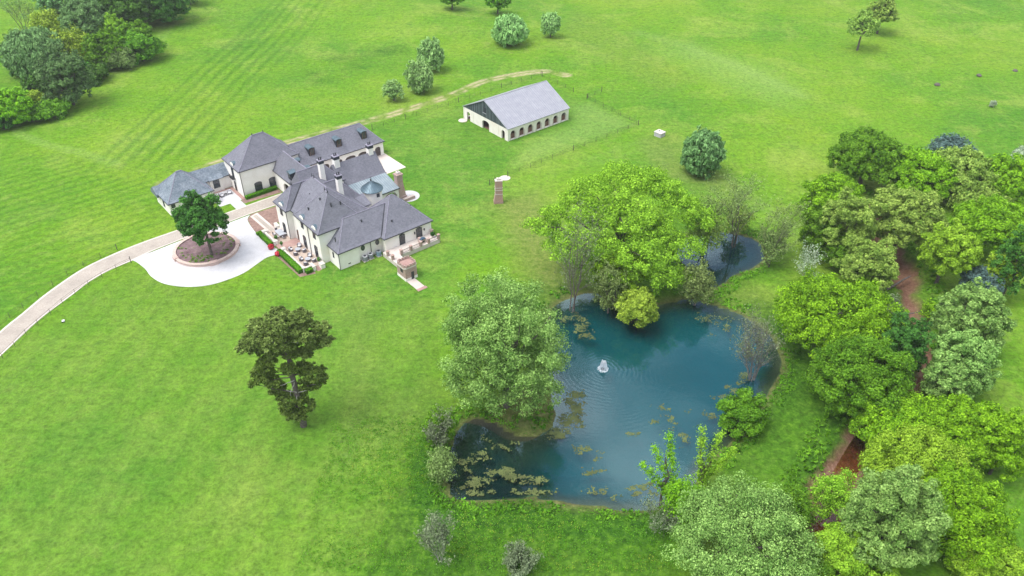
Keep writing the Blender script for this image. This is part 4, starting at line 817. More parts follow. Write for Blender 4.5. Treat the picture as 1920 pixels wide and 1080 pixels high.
# ------------------------------------------------------------------ round planter
PC = G(387.5, 469, 0)
def ring(mb, c, r0, r1, z0, z1, n=64, a0=0, a1=2*pi, sq=1.0):
    for i in range(n):
        s, e = a0+(a1-a0)*i/n, a0+(a1-a0)*(i+1)/n
        mb.prism([(c[0]+r0*cos(s), c[1]+sq*r0*sin(s)), (c[0]+r1*cos(s), c[1]+sq*r1*sin(s)), (c[0]+r1*cos(e), c[1]+sq*r1*sin(e)), (c[0]+r0*cos(e), c[1]+sq*r0*sin(e))], z0, z1)
SQ = .96
o = empty('planter', (PC[0], PC[1], 0), 0, 'large round stone planter wall with a mulched bed in the turning circle', 'planter')
mb = MB(); ring(mb, (0, 0), 5.95, 6.5, -.2, .55, sq=SQ); mb.build('wall', M['planterstone'], o)
mb = MB(); ring(mb, (0, 0), 5.88, 6.57, .55, .63, sq=SQ); mb.build('coping', M['stone'], o)
for a in (-1.05, .35, 2.3, 3.75):
    mb = MB(); ring(mb, (0, 0), 5.85, 6.75, -.2, .74, 4, a-.13, a+.13, SQ); mb.build('pier', M['planterstone'], o)
mb = MB(); K = 48
rr = [0.01, 1.2, 2.6, 4.2, 5.94]; zz = [.85, .8, .68, .55, .42]; R_ = random.Random(5)
n0 = len(mb.v)
for j, r in enumerate(rr):
    for i in range(K): mb.v.append((r*cos(2*pi*i/K), SQ*r*sin(2*pi*i/K), zz[j]+R_.uniform(-.04, .04)*(j > 0)))
for j in range(len(rr)-1):
    for i in range(K): k = (i+1) % K; mb.f.append((j*K+i, (j+1)*K+i, (j+1)*K+k, j*K+k))
mb.build('soil', M['soil'], o)
R_ = np.random.RandomState(7)
pts = []
while len(pts) < 70:
    a, r = R_.uniform(-2.0, 1.5), R_.uniform(2.3, 5.6)
    if R_.rand() < .35: a = R_.uniform(pi, 1.7*pi)
    pts.append((r*cos(a), SQ*r*sin(a), .5))
pts = np.array(pts); PP = np.repeat(pts, 22, 0)+R_.randn(70*22, 3)*[.16, .16, .07]+[0, 0, .12]
quads('groundcover', PP, R_.randn(len(PP), 3)*.5+[0, 0, 1], R_.uniform(.06, .14, len(PP)), LM['mid'], np.repeat(R_.rand(70), 22)*.6+R_.rand(len(PP))*.4, o)['kind'] = 'stuff'

# ------------------------------------------------------------------ barn
B = empty('barn', (*UV2W(62.5, 24.3), 0), HA, 'white arcaded barn with grey metal roof and weathered board gable', 'barn')
bl_, bd = 21.1, 18.9; bz = 3.3
mb = MB(); ops = [(1.75+i*2.93, 1.6, .2, 1.85, .65) for i in range(7)]
arched_wall(mb, 'S', 0, .45, 0, bl_, -.3, bz, ops); arched_wall(mb, 'N', bd, .45, 0, bl_, -.3, bz, ops)
arched_wall(mb, 'W', 0, .45, .45, bd-.45, -.3, bz, [(1.9, 1.3, -.3, 1.9, .5), (9.2, 2.9, -.3, 1.9, .55), (16.7, 1.4, -.3, 1.9, .5)]); arched_wall(mb, 'E', bl_, .45, .45, bd-.45, -.3, bz, [(9.4, 2.9, -.3, 1.9, .55)])
mb.build('wall', M['barnwall'], B)
for i in range(8): x = .12+i*2.97; MB().box(min(x, bl_-.2)-.13, min(x, bl_-.2)+.13, -.09, -.003, -.3, bz).build('pilaster', M['trim'], B)
for v in (4.0, 14.6, bd-.2): MB().box(-.09, -.003, v-.13, v+.13, -.3, bz).build('pilaster', M['trim'], B)
for c, w, *_ in ops:
    mb = MB(); mb.box(c-w/2, c+w/2, .34, .42, .25, 1.55); g_ = mb.build('stall_gate', M['brownwood'], B)
    for s in (-1, 1):
        mb = MB(); mb.box(c-w/2-.16 if s < 0 else c+w/2+.003, c-w/2-.003 if s < 0 else c+w/2+.16, -.05, -.003, .1, 1.8); mb.build('jamb', M['creamsandstone'], g_)
MB().box(.5, bl_-.5, .5, bd-.5, -.1, .12).build('floor', M['brownwood'], B)
mb = MB(); mb.poly([(.5, 4.5, .13), (.5, 4.5, 2.6), (bl_-.5, 4.5, 2.6), (bl_-.5, 4.5, .13)]); mb.poly([(.5, 14.4, .13), (.5, 14.4, 2.6), (bl_-.5, 14.4, 2.6), (bl_-.5, 14.4, .13)]); mb.build('stall_wall', M['brownwood'], B)
rz = 8.0; ov = .25; vm = bd/2
mb = MB(); mb.loft([(-ov, -ov, bz-.05), (-ov, vm, rz), (-ov, vm, rz+.12), (-ov, -ov-.03, bz+.1)], [(bl_+ov, -ov, bz-.05), (bl_+ov, vm, rz), (bl_+ov, vm, rz+.12), (bl_+ov, -ov-.03, bz+.1)])
mb.loft([(-ov, bd+ov, bz-.05), (-ov, vm+.002, rz), (-ov, vm+.002, rz+.12), (-ov, bd+ov+.03, bz+.1)], [(bl_+ov, bd+ov, bz-.05), (bl_+ov, vm+.002, rz), (bl_+ov, vm+.002, rz+.12), (bl_+ov, bd+ov+.03, bz+.1)])
br = mb.build('roof', M['barnroof'], B)
mb = MB(); sl = lambda v: bz+.1+(rz+.12-bz-.1)*(v+ov+.03)/(vm+ov+.03)
for i in range(36): x = -.1+i*.6; mb.tube((x, -ov, sl(-ov)+.01), (x, vm-.1, sl(vm-.1)+.01), .022, n=4)
mb.build('roof_seam', M['cap'], br); mb = MB(); mb.tube((-ov, vm, rz+.13), (bl_+ov, vm, rz+.13), .1, n=6); mb.build('ridge_cap', M['edge'] if False else M['barnroof'], br)
for x, d in ((-.02, .14), (bl_-.12, .14)):
    mb = MB(); mb.loft([(x, 0, bz+.003), (x, bd, bz+.003), (x, vm, rz-.03)], [(x+d, 0, bz+.003), (x+d, bd, bz+.003), (x+d, vm, rz-.03)]); g_ = mb.build('gable', M['boards'], B)
    if x < 1:
        MB().box(-.09, -.03, 8.9, 10.0, bz+1.5, bz+2.9).build('loft_door', M['dormwall'], g_); MB().box(-.12, -.03, 8.8, 10.3, bz+1.15, bz+1.3).build('loft_sill', M['barnroof'], g_)
mb = MB(); mb.cyl(0, 0, -.1, .12, 1.2, n=24); prop(mb.build('stone_disc', M['pad'], None, (*UV2W(61.2, 41.9), 0)), 'flat round stone at the left corner of the barn', 'stone slab')

# ------------------------------------------------------------------ lone chimney, block box
o = empty('lone_chimney', (*G(935, 380, 0), 0), .12, 'tall freestanding pinkish stone chimney on the lawn near the fence', 'chimney')
mb = MB(); h = .78; mb.box(-1.1, 1.0, -.55, .75, -.2, .55); mb.loft([(-1.05,-.5,.55),(.95,-.5,.55),(.95,.7,.55),(-1.05,.7,.55)], [(-.75,-.45,2.3),(.85,-.45,2.3),(.85,.65,2.3),(-.75,.65,2.3)]); mb.box(-.75, .85, -.45, .65, 2.3, 5.6); mb.build('stack', M['redstone'], o)
for z in (2.3, 3.3, 3.9, 5.6): MB().box(-.8, .9, -.5, .7, z, z+.1).build('stone_band', M['creamsandstone'], o)
c_ = MB().box(-.4, .55, -.2, .45, 5.7, 6.15).build('cap', M['creamsandstone'], o); MB().box(-.03, .2, .03, .25, 6.15, 6.17).build('flue', M['dark'], c_)
mb = MB(); mb.cyl(0, 0, -.1, .08, 1.25, n=24); prop(mb.build('stone_disc', M['pad'], None, (*G(947, 334, 0), 0)), 'flat round stone behind the lone chimney', 'stone slab')
o = empty('concrete_box', (*G(1236.5, 255, 0), 0), radians(43), 'small pale concrete utility box on the grass near the round dark tree', 'utility box')
MB().box(-.95, .95, -1.05, 1.05, -.2, 1.1).build('block', M['whitebox'], o); MB().box(-1.05, 1.05, -1.15, 1.15, 1.1, 1.25).build('lid', M['creamsandstone'], o); MB().box(0, .5, .1, .6, 1.25, 1.27).build('hatch', M['dark'], o)
o = empty('ground_marker', (*G(119, 603, 0), 0), .4, 'tiny white marker box in the lawn below the driveway', 'marker'); MB().box(-.22, .22, -.3, .3, -.05, .25).build('box', M['cushion'], o); MB().box(-.24, .24, -.32, -.3, 0, .2).build('base', M['dark'], o)

# ------------------------------------------------------------------ fences
def fence(px, label, step=None, h=1.2, big=(), wires=3, r=.045, name='wire_fence', world=None):
    P = world or [GT(*p) for p in px]; o = empty(name, P[0], 0, label, 'fence', 'dark wire fences'); pts = []
    if step:
        for a, b_ in zip(P[:-1], P[1:]):
            d = math.dist(a[:2], b_[:2]); k = max(1, round(d/step)); pts += [tuple(a[i]+(b_[i]-a[i])*j/k for i in range(3)) for j in range(k)]
        pts.append(P[-1])
    else: pts = P
    L_ = [tuple(q_[i]-P[0][i] for i in range(3)) for q_ in pts]
    corner = {tuple(q_[i]-P[0][i] for i in range(3)) for q_ in P} if step else {L_[0], L_[-1]}
    proto = None
    for q_ in L_:
        bgp = q_ in corner; mb = MB(); rr_ = r*1.9 if bgp else r; hh = h*1.25 if bgp else h; mb.cyl(0, 0, -.3, hh, rr_, rr_*.9, 6); mb.build('post', M['wood'], o, q_)
    mb = MB()
    for a, b_ in zip(L_[:-1], L_[1:]):
        for k in range(wires): z = h*(.3+.65*k/max(1, wires-1)); mb.tube((a[0], a[1], a[2]+z), (b_[0], b_[1], b_[2]+z), .022, n=3, caps=False)
    mb.build('wire', M['iron'], o)
Z6 = lambda L_: [(x/3.373, 380+y/3.373) for x, y in L_]
fence(Z6([(-60,850),(0,790),(65,730),(148,667),(240,592),(335,523),(428,462),(531,402),(637,348),(742,300)]), 'wire fence along the upper side of the driveway')
fence(Z6([(830,380),(737,424),(648,474),(563,525),(478,580),(398,640),(322,706),(243,773),(168,836),(97,911),(20,985),(-60,1065)]), 'wire fence along the lower side of the driveway')
fence([(698,243),(760,223),(860,192),(940,165),(1014.6,142)], 'long wire fence behind the garage wing beside the dirt track', 3.6)
fence([(1017,143),(1075,173)], 'short wire fence behind the right end of the barn', 3.6)
fence([(1100.4,186),(1197,234)], 'wire fence of the paddock right of the barn', 3.6)
fence([(1197,234.5),(1075,282),(952,331)], 'wire fence running from the paddock corner to the lone chimney', 3.9)
fence([(1102,184),(1128,172)], 'very short fence at the paddock gateway', 3.6)
fence([(928,341),(918,347)], 'fence stub left of the lone chimney', 2.0)

# ------------------------------------------------------------------ trees
def limb(mb, p0, p1, r0, r1, rng, sag=.12, seg=4):
    p0, p1 = Vector(p0), Vector(p1); d = (p1-p0).length; prev = p0; pr_ = r0
    for i in range(1, seg+1):
        f = i/seg; q_ = p0.lerp(p1, f)+Vector((rng.uniform(-1, 1), rng.uniform(-1, 1), rng.uniform(-.4, 1)))*d*sag*(.5 if i < seg else 0)
        r_ = r0+(r1-r0)*f; mb.tube(prev, q_, pr_, r_, 6, caps=False); prev, pr_ = q_, r_
def unit(r, n): D = r.randn(n, 3); return D/np.linalg.norm(D, axis=1, keepdims=True)
STY = {  # majors, clump factor, leaf size m, droop, density
 'broad': dict(M=12, fr=(.46,.82), up=.30), 'tall': dict(M=20, fr=(.55,.88), up=.25), 'willow': dict(M=9, fr=(.2,.42), up=.1), 'airy': dict(M=11, fr=(.5,.75), up=.35), 'shrub': dict(M=6, fr=(.35,.55), up=.3)}
def place(x0, y0, x1, y1, clear):
    """crown box in photo points -> ground position, crown radius, half height, centre height"""
    cx, cy = (x0+x1)/2, (y0+y1)/2; a = 3.0; zc = 4.0
    for _ in range(12):
        p = G(cx, cy, zc); dist = math.sqrt(p[0]**2+p[1]**2+(CAM_H-zc)**2); el = math.asin((CAM_H-zc)/dist)
        depth = p[1]*cos(PITCH)+(CAM_H-zc)*sin(PITCH); s = depth/FPX
        r = (x1-x0)/2*s; hh = (y1-y0)/2*s*1.0
        a2 = hh**2-(r*sin(el))**2; a = sqrt(a2)/cos(el) if a2 > 0 else 0; a = max(a, .42*r)
        zc = a*(.92 if clear < .08 else 1)+clear*(2*a)+float(hill(np.float64(p[0]), np.float64(p[1])))
    return p, r, a, zc
NLEAF = [0]
def tree(box, style, mat, label, clear=.12, dens=1.0, cat='tree', name=None, seed=None, group=None, lobes=None, leaf=None, bark='bark', base=None, size=1.0):
    x0, y0, x1, y1 = box; seed = seed if seed is not None else int(x0*7+y0*13) % 99991; r_ = np.random.RandomState(seed); rng = random.Random(seed)
    p, R, A_, zc = place(x0, y0, x1, y1, clear); gz = float(hill(np.float64(p[0]), np.float64(p[1])))
    st = STY[style]; Mj = st['M']; big = R > 7; Mj = int(Mj*(1.6 if big else 1.0)); R *= size
    dist = math.sqrt(p[0]**2+p[1]**2+CAM_H**2)
    o = empty(name or ('shrub' if cat in ('shrub', 'bush') else 'tree'), (p[0], p[1], gz-.15), 0, label, cat, group)
    zc -= gz-.15
    # major lobes
    D = unit(r_, Mj*6); D = D[D[:, 2] > (-.85 if clear < .08 else -.5)][:Mj]
    # spread directions
    for _ in range(12):
        d = D[:, None]-D[None]; q_ = (d/(np.sum(d*d, -1, keepdims=True)+.05)).sum(1); D = D+q_*.06; D[:, 2] = np.maximum(D[:, 2], -.8 if clear < .08 else -.45); D /= np.linalg.norm(D, axis=1, keepdims=True)
    fr = r_.uniform(*st['fr'], len(D)); mr = np.maximum(1-fr, .21)*r_.uniform(.85, 1.2, len(D)); R *= .95
    MC = D*fr[:, None]; MC = np.vstack([MC, [[0, 0, .25]]]); mr = np.append(mr, .42)
    if lobes is not None: MC = np.array([l_[:3] for l_ in lobes]); mr = np.array([l_[3] for l_ in lobes])
    # clumps
    area = (R*R*4*pi*.8+4*pi*R*A_*.4); rcm = min(max(R*.115, .40), 1.3 if style == 'tall' else 1.0) if style != 'shrub' else max(R*.2, .3)
    C = []; CR = []
    for c, m in zip(MC, mr):
        nC = max(7, int(3.5*(m*R/rcm)**2)); d = unit(r_, nC); d = d[d[:, 2] > -.8]
        C.append(c+d*(m*r_.uniform(.62, 1.16, (len(d), 1)))); CR.append(r_.uniform(.55, 1.3, len(d)))
    C = np.vstack(C); CR = np.concatenate(CR)*rcm
    keep = np.ones(len(C), bool)
    for c, m in zip(MC, mr): keep &= np.linalg.norm(C-c, axis=1) > m*.5
    C, CR = C[keep], CR[keep]
    Cw = C*[R, R, A_]+[0, 0, zc]
    # leaves
    ls = leaf or max(.14, min(.34, dist*.00125)); 
    nl = np.maximum(8, (dens*4*pi*CR**2/(ls*ls*1.24)*(.45 if style == 'airy' else 1.15))).astype(int); tot = nl.sum()
    if tot > 90000*dens: nl = np.maximum(6, (nl*90000*dens/tot)).astype(int)
    idx = np.repeat(np.arange(len(C)), nl); n = len(idx); NLEAF[0] += n
    d = unit(r_, n); d[:, 2] = np.where(d[:, 2] < -.2, d[:, 2]*.4, d[:, 2]); rad = r_.uniform(.55, 1.0, n)+.35*r_.rand(n)**3
    if style == 'airy': rad = r_.uniform(.2, 1.7, n)+.9*r_.rand(n)**4
    P = Cw[idx]+d*(rad*CR[idx])[:, None]
    if style == 'willow': P[:, 2] -= r_.rand(n)*CR[idx]*.9
    out = P-[0, 0, zc]; out = out/np.maximum(np.linalg.norm(out, axis=1, keepdims=True), .1)
    N = d*1.2+out*.3+[0, 0, st['up']]+r_.randn(n, 3)*.55
    ct = r_.rand(len(C)); tint = .38*ct[idx]+.62*r_.rand(n)
    T_ = None; asp = 1.0
    if style == 'willow': T_ = np.tile([0, 0, 1.0], (n, 1))+r_.randn(n, 3)*.35; asp = 1.6
    S = ls*(.42+.95*r_.rand(n)**1.6)
    P[:, 2] = np.maximum(P[:, 2], .1)
    quads('crown', P, N, S, LM[mat], tint, o, aspect=asp, T=T_)
    mb = MB(); tr_ = max(.10, min(.55, R*.055)); fork = max(.6, zc-A_*.45)
    lean = (0, 0) if base is None else base
    limb(mb, (lean[0], lean[1], -.3), (0, 0, fork), tr_*1.25, tr_*.8, rng, .05)
    for c, m in list(zip(MC, mr))[:16]: limb(mb, (0, 0, fork*.9), (c[0]*R, c[1]*R, zc+c[2]*A_), tr_*.55, tr_*.12, rng, .14)
    mb.build('trunk', M[bark], o, smooth=True)
    return o
def bare(box, label, mat='grey', leafy=.5, stems=5, clear=0, cat='shrub', bark='palebark', name='bare_shrub', group=None, fine=3):
    x0, y0, x1, y1 = box; seed = int(x0*5+y0*3) % 9973; r_ = np.random.RandomState(seed); rng = random.Random(seed)
    p, R, A_, zc = place(x0, y0, x1, y1, 0); Ht = 2*A_; gz = float(hill(np.float64(p[0]), np.float64(p[1])))
    o = empty(name, (p[0], p[1], gz-.1), 0, label, cat, group); mb = MB(); tips = []
    def grow(p0, d, l_, r0, dep):
        segs = 3; q_ = Vector(p0); d = Vector(d).normalized()
        for s in range(segs):
            d = (d+Vector((rng.uniform(-.22, .22), rng.uniform(-.22, .22), rng.uniform(-.02, .16)))).normalized(); q2 = q_+d*l_/segs; r1 = r0*.8
            mb.tube(q_, q2, r0, r1, 4, caps=False); q_ = q2; r0 = r1
            if dep > 0:
                for _ in range(2 if dep > 1 else 2):
                    e = (d+Vector((rng.uniform(-.9, .9), rng.uniform(-.9, .9), rng.uniform(-.1, .5)))).normalized(); grow(q_, e, l_*.5, r0*.55, dep-1)
        tips.append(tuple(q_))
    for i in range(stems):
        a = 2*pi*i/stems+rng.uniform(-.4, .4); sp = R/max(Ht, .5)*rng.uniform(.3, .95)
        grow((cos(a)*R*.12, sin(a)*R*.12, -.1), (cos(a)*sp, sin(a)*sp, 1), Ht*.72*rng.uniform(.8, 1.1), max(.035, Ht*.009), fine)
    mb.build('branches', M[bark], o)
    if leafy > 0:
        t_ = np.array(tips); k = max(1, int(9*leafy)); P = np.repeat(t_, k, 0)+r_.randn(len(t_)*k, 3)*[.35, .35, .3]*max(.5, R*.16)
        n = len(P); NLEAF[0] += n; P[:, 2] = np.maximum(P[:, 2], .1)
        quads('leaves', P, r_.randn(n, 3)+[0, 0, .6], r_.uniform(.08, .19, n), LM[mat], r_.rand(n), o)
    return o

# the central and lawn trees
rl = np.random.RandomState(3)
tree((985,300,1352,542), 'broad', 'lime', 'huge spreading lime-green tree between the two ponds', .12, 1.15, lobes=[(-.92,-.05,.0,.13),(-.82,.1,-.15,.14),(-.72,-.15,-.35,.17),(-.7,.1,.15,.17),(-.52,-.3,-.3,.2),(-.5,.15,.35,.2),(-.42,-.05,-.05,.2),(-.3,.4,.5,.21),(-.25,-.35,-.1,.22),(-.1,.1,.75,.22),(-.12,-.55,-.45,.2),(.0,.6,.55,.2),(.05,-.2,.45,.24),(.1,-.6,.0,.22),(.2,.3,.75,.22),(.25,-.1,.1,.26),(.3,-.6,-.5,.2),(.35,.65,.35,.19),(.42,.2,.6,.2),(.48,-.35,-.1,.22),(.5,-.5,-.65,.16),(.58,.45,.3,.18),(.62,.05,.35,.2),(.66,-.2,-.3,.17),(.75,.3,.1,.16),(.8,.0,.1,.15),(.92,.15,-.05,.12),(.1,0,-.35,.26),(.3,.1,-.3,.24),(-.2,.05,.2,.24)])
tree((1105,455,1215,560), 'broad', 'bright', 'darker green undergrowth tree below the lime-green giant, left of its trunk', .1)
tree((828,508,1070,800), 'tall', 'silver', 'tall silvery green maple on the left bank of the pond', .0, 1.15)
tree((790,765,856,838), 'shrub', 'mid', 'dark green bramble thicket at the foot of the silvery maple', .0, cat='shrub')
tree((1276,242,1357,329), 'willow', 'willow', 'single round dark willow right of the concrete box', .04)
tree((326,352,430,464), 'broad', 'oak', 'dark green oak growing in the round planter', .28, 1.15, base=(0,0))
tree((923,26,987,84), 'willow', 'wilight', 'round pale willow in the upper field, largest there', .05)
tree((1015,24,1050,66), 'willow', 'wilight', 'small willow right of the large pale willow', .08)
tree((782,75,830,134), 'willow', 'wilight', 'pale willow behind its twin above the dirt track', .05)
tree((762,114,812,173), 'willow', 'wilight', 'pale willow in front of its twin above the dirt track', .05)
tree((717,152,758,190), 'shrub', 'wilight', 'small leaning willow bush by the dirt track', .05, .7, cat='shrub')
tree((822,-28,872,14), 'broad', 'mid', 'tree cut by the top edge of the photo, left of two', .1)
tree((908,-22,958,22), 'broad', 'mid', 'tree cut by the top edge of the photo, right of two', .1)
tree((1587,20,1650,78), 'broad', 'sage', 'open olive-green tree leaning in the upper right field', .3, .6)
tree((1625,-4,1686,50), 'broad', 'sage', 'fuller tree touching the olive tree in the upper right field', .25, .8)
# wood in the upper left corner
UL = 'trees of the wood in the upper left corner'
for b_, s_, m_, l_ in [
 ((-20,166,62,236),'broad','bright','bushy bright green tree on the left edge below the dark grey-green one'),
 ((45,168,86,208),'broad','yellow','small yellow-green round tree at the wood edge'),
 ((74,88,168,204),'broad','maroon','large grey-green tree at the front of the left wood'),
 ((12,54,110,142),'willow','willow','wide olive-grey crown with bare leaning trunks at the far left'),
 ((128,108,170,156),'broad','oak','small bluish green tree right of the grey-green one'),
 ((96,50,168,128),'airy','yellow','yellow-green open tree in the middle of the left wood'),
 ((184,28,230,78),'broad','lime','brightest yellow-green tree in the left wood'),
 ((212,38,286,108),'broad','mid','rounded green tree at the right front of the left wood'),
 ((162,62,226,132),'broad','mid','green tree below the brightest one'),
 ((118,-5,198,78),'tall','willow','tall mid-green tree with a visible pale trunk'),
 ((180,-40,292,52),'broad','dark','dark crown on the top edge in the left wood'),
 ((262,-40,348,44),'broad','dark','dark crown at the right end of the left wood'),
 ((74,-30,140,52),'broad','willow','mid-green crown on the top edge, second from left'),
 ((56,18,120,74),'airy','yellow','pale open tree behind the olive-grey crown'),
 ((42,140,90,192),'broad','dark','small dark tree between the bright bushy one and the grey-green one'),
 ((188,88,254,130),'shrub','olive','olive shrubs at the front edge of the left wood'),
 ((225,60,300,118),'shrub','mid','low bushes at the right front edge of the left wood'),
 ((130,120,200,158),'shrub','dark','dark bushes filling the front middle of the left wood'),
 ((60,188,130,222),'shrub','mid','low green bushes under the grey-green tree'),
 ((-20,205,24,245),'shrub','oak','dark shrub on the left edge of the picture'),
 ((330,-50,372,10),'broad','dark','dark crown at the top edge, last of the left wood')]:
    tree(b_, s_, m_, l_, .0, .9, cat='shrub' if s_ == 'shrub' else 'tree', group=UL, size=1.12)
bare((0,-10,70,60), 'bare leaning tree with dark limbs at the far upper left', 'willow', .5, 4, name='bare_tree', cat='tree', bark='bark')
# pond-side thin trees
bare((1350,350,1416,470), 'slim sparse tree standing in the small pool', 'olive', .5, 3, bark='bark', name='sparse_tree', cat='tree', fine=3)
bare((1292,370,1366,478), 'sparse olive tree behind the lime-green giant, left of the slim one', 'olive', .5, 4, bark='bark', name='sparse_tree', cat='tree')
bare((1422,398,1478,500), 'thin brown-green tree right of the small pool', 'olive', .55, 4, bark='bark', name='sparse_tree', cat='tree')
bare((1482,474,1545,536), 'pale grey leafless shrub left of the big creek trees', 'blossom', .2, 5)
bare((1040,448,1112,592), 'tall bare grey stems at the left shore of the pond', 'grey', .25, 4, bark='bark', name='bare_tree', cat='tree')
bare((1382,600,1460,722), 'leafless grey brush on the right shore of the pond', 'grey', .12, 8, bark='greybark')
bare((800,988,846,1058), 'grey leafless shrub on the bottom meadow, the smaller one', 'grey', .25, 5)
bare((922,1018,1022,1092), 'grey leafless shrub at the bottom edge, the wider one', 'grey', .25, 8)
bare((806,790,846,850), 'dead grey sapling at the left end of the pond', 'grey', .3, 4)
tree((1288,392,1362,474), 'airy', 'sage', 'loose pale green scrub at the left side of the small pool', .1, .55, cat='shrub')
tree((1424,430,1474,502), 'airy', 'olive', 'loose olive scrub at the right side of the small pool', .05, .6, cat='shrub')
tree((1360,380,1412,440), 'airy', 'sage', 'light scrub behind the small pool', .05, .5, cat='shrub')
tree((1110,488,1178,592), 'airy', 'olive', 'sparse olive shrub at the top shore below the lime-green giant', .0, .8, cat='shrub')
tree((1272,488,1346,578), 'airy', 'olive', 'brownish olive shrub on the point between pond and pool', .0, .9, cat='shrub')
tree((1158,542,1236,612), 'shrub', 'yellow', 'round yellowish shrub overhanging the top shore of the pond', .05, cat='shrub')
tree((798,838,858,906), 'airy', 'olive', 'fuzzy grey-olive shrub at the lower left shore', .0, 1.1, cat='shrub')
tree((1350,734,1444,818), 'shrub', 'mid', 'rounded bright green shrub on the right shore', .03, cat='shrub')
def arms(*A):
    out = []
    for (x0, y0, z0, x1, y1, z1, k, r0, r1) in A:
        for q_ in range(k): f = q_/(k-1); out.append((x0+(x1-x0)*f, y0+(y1-y0)*f, z0+(z1-z0)*f, r0+(r1-r0)*f))
    return out
tree((1196,812,1300,960), 'airy', 'bright', 'spiky bright green sapling leaning over the lower right shore', .02, .9, lobes=arms((.6,0,-.9,-.05,.1,.95,9,.16,.06),(.5,0,-.9,-.95,-.2,.35,9,.17,.07),(.5,0,-.6,-.5,.1,.6,6,.12,.06)))
tree((1275,800,1372,930), 'airy', 'lime', 'second spiky sapling, to the right at the lower shore', .02, .9, lobes=arms((.0,0,-.9,-.35,.1,.95,9,.15,.06),(.0,0,-.9,.4,.1,.85,9,.14,.06),(.0,0,-.8,.95,-.2,.5,8,.14,.05)))
tree((1235,890,1330,985), 'airy', 'bright', 'low leafy sapling between the spiky ones and the silvery tree', .05, .8)
tree((1425,905,1530,1010), 'airy', 'mid', 'dull green bush between the biggest silvery tree and the creek', .0, .8, cat='shrub')
bare((1170,930,1300,1010), 'dead fallen pale branches at the lower right shore', 'grey', .1, 5)
# creek woods on the right
CW = 'trees of the creek wood on the right'
for b_, s_, m_, l_, c_ in [
 ((1558,246,1696,345),'broad','mid','dark green rounded tree standing highest in the creek wood',.15),
 ((1742,252,1832,308),'airy','blue','blue-grey conifer-like crown behind the pale trees',.1),
 ((1900,276,1945,308),'shrub','blossom','whitish flowering crown at the right edge',.3),
 ((1498,330,1625,425),'broad','bright','bright green tree left below the highest one',.1),
 ((1494,385,1590,480),'broad','mid','dark green tree at the left edge of the creek wood',.05),
 ((1535,352,1650,480),'broad','sage','pale sage tree left of centre of the wood',.15),
 ((1625,345,1765,470),'broad','sage','pale sage tree in the centre of the wood',.15),
 ((1670,285,1790,375),'broad','bright','soft green tree behind the central pale one',.1),
 ((1735,275,1862,372),'broad','sage','pale sage tree below the blue-grey crown',.12),
 ((1835,290,1945,385),'broad','bright','bright tree at the right edge, upper one',.1),
 ((1775,335,1895,405),'airy','sage','thin pale crown above the sandy clearing',.1),
 ((1785,368,1925,475),'broad','bright','dense bright tree right of the sandy clearing',.15),
 ((1725,410,1835,525),'broad','lime','yellow-green tree with dark limbs beside the creek',.2),
 ((1568,440,1690,548),'broad','sage','thin pale tree with bare twigs above the creek bed',.1),
 ((1530,430,1625,505),'broad','mid','mid-green tree in front of the left pale one',.05),
 ((1862,420,1950,570),'broad','dark','dark tree on the right edge of the wood',.05),
 ((1838,470,1912,555),'broad','lime','bright small tree beside the bluish one',.1),
 ((1798,498,1876,556),'shrub','blue','dark bluish tree tucked behind the silvery trees',.3),
 ((1755,528,1886,668),'tall','silver','topmost of three silvery trees right of the creek',.08),
 ((1742,620,1866,750),'tall','silver','middle of three silvery trees right of the creek',.05),
 ((1732,664,1822,760),'tall','silver','lowest and smallest of three silvery trees right of the creek',.05),
 ((1450,505,1682,672),'broad','bright','wide yellow-green tree right of the pond',.12),
 ((1636,590,1744,714),'broad','oak','dark green tree leaning to the creek behind the wide one',.05),
 ((1512,622,1702,785),'broad','mid','dense green tree below the wide yellow-green one',.04),
 ((1598,728,1775,850),'broad','bright','bright feathery tree just below the red creek bend',.1),
 ((1735,742,1895,865),'broad','bright','soft bright tree right of the creek bend',.08),
 ((1618,795,1835,965),'broad','lime','large yellow-green tree right of the gravel bar',.1),
 ((1825,765,1940,905),'broad','bright','pale bright tree on the right edge by the meadow',.05),
 ((1700,880,1905,1060),'broad','bright','large bright tree at the lower right',.06),
 ((1765,985,1935,1120),'broad','lime','bright crown in the bottom right corner',.04),
 ((1586,864,1768,1090),'tall','silver','tall silvery tree in front of the lower right trees',.08),
 ((1252,895,1532,1130),'tall','silver','biggest silvery tree, at the bottom edge',.08),
 ((1518,962,1682,1110),'broad','lime','yellow-green tree between the two bottom silvery trees',.05),
 ((1490,1035,1580,1120),'broad','mid','dark green crown at the bottom edge beside the biggest silvery tree',.05)]:
    tree(b_, s_, m_, l_, c_, 1.0, group=CW)
for b_, s_, m_, l_ in [((1518,880,1612,985),'airy','lime','thin yellow-green sapling over the creek'), ((1652,550,1690,600),'airy','grey','grey-green bush in the creek bed'), ((1724,562,1764,605),'airy','bright','light leafy bush at the right creek bank'), ((1745,640,1760,660),'shrub','mid','small bush at the creek bend')]:
    tree(b_, s_, m_, l_, .0, .8, cat='shrub')
tree((1744,180,1744+18,196), 'shrub', 'blossom', 'pale weed clump in the right field', .0, cat='shrub') if False else None
# weed clumps and stumps in the far right field
for (x, y, m_, l_) in ((1862,196,'blossom','pale weed clump below the three dark stumps'),): tree((x-6, y-8, x+6, y+5), 'shrub', m_, l_, 0, cat='shrub', leaf=.2)
for (x, y, l_) in ((1757,160,'small dark stump in the right field, leftmost of three'), (1835,143,'dark rock-like stump in the right field, middle of three'), (1903,134,'grey stump in the right field, rightmost of three')):
    p = GT(x, y); prop(MB().ball((0, 0, .25), .75, 9, 6, .6, .25, int(x)).build('stump', M['bark'], None, p), l_, 'stump', 'stumps in the right field')

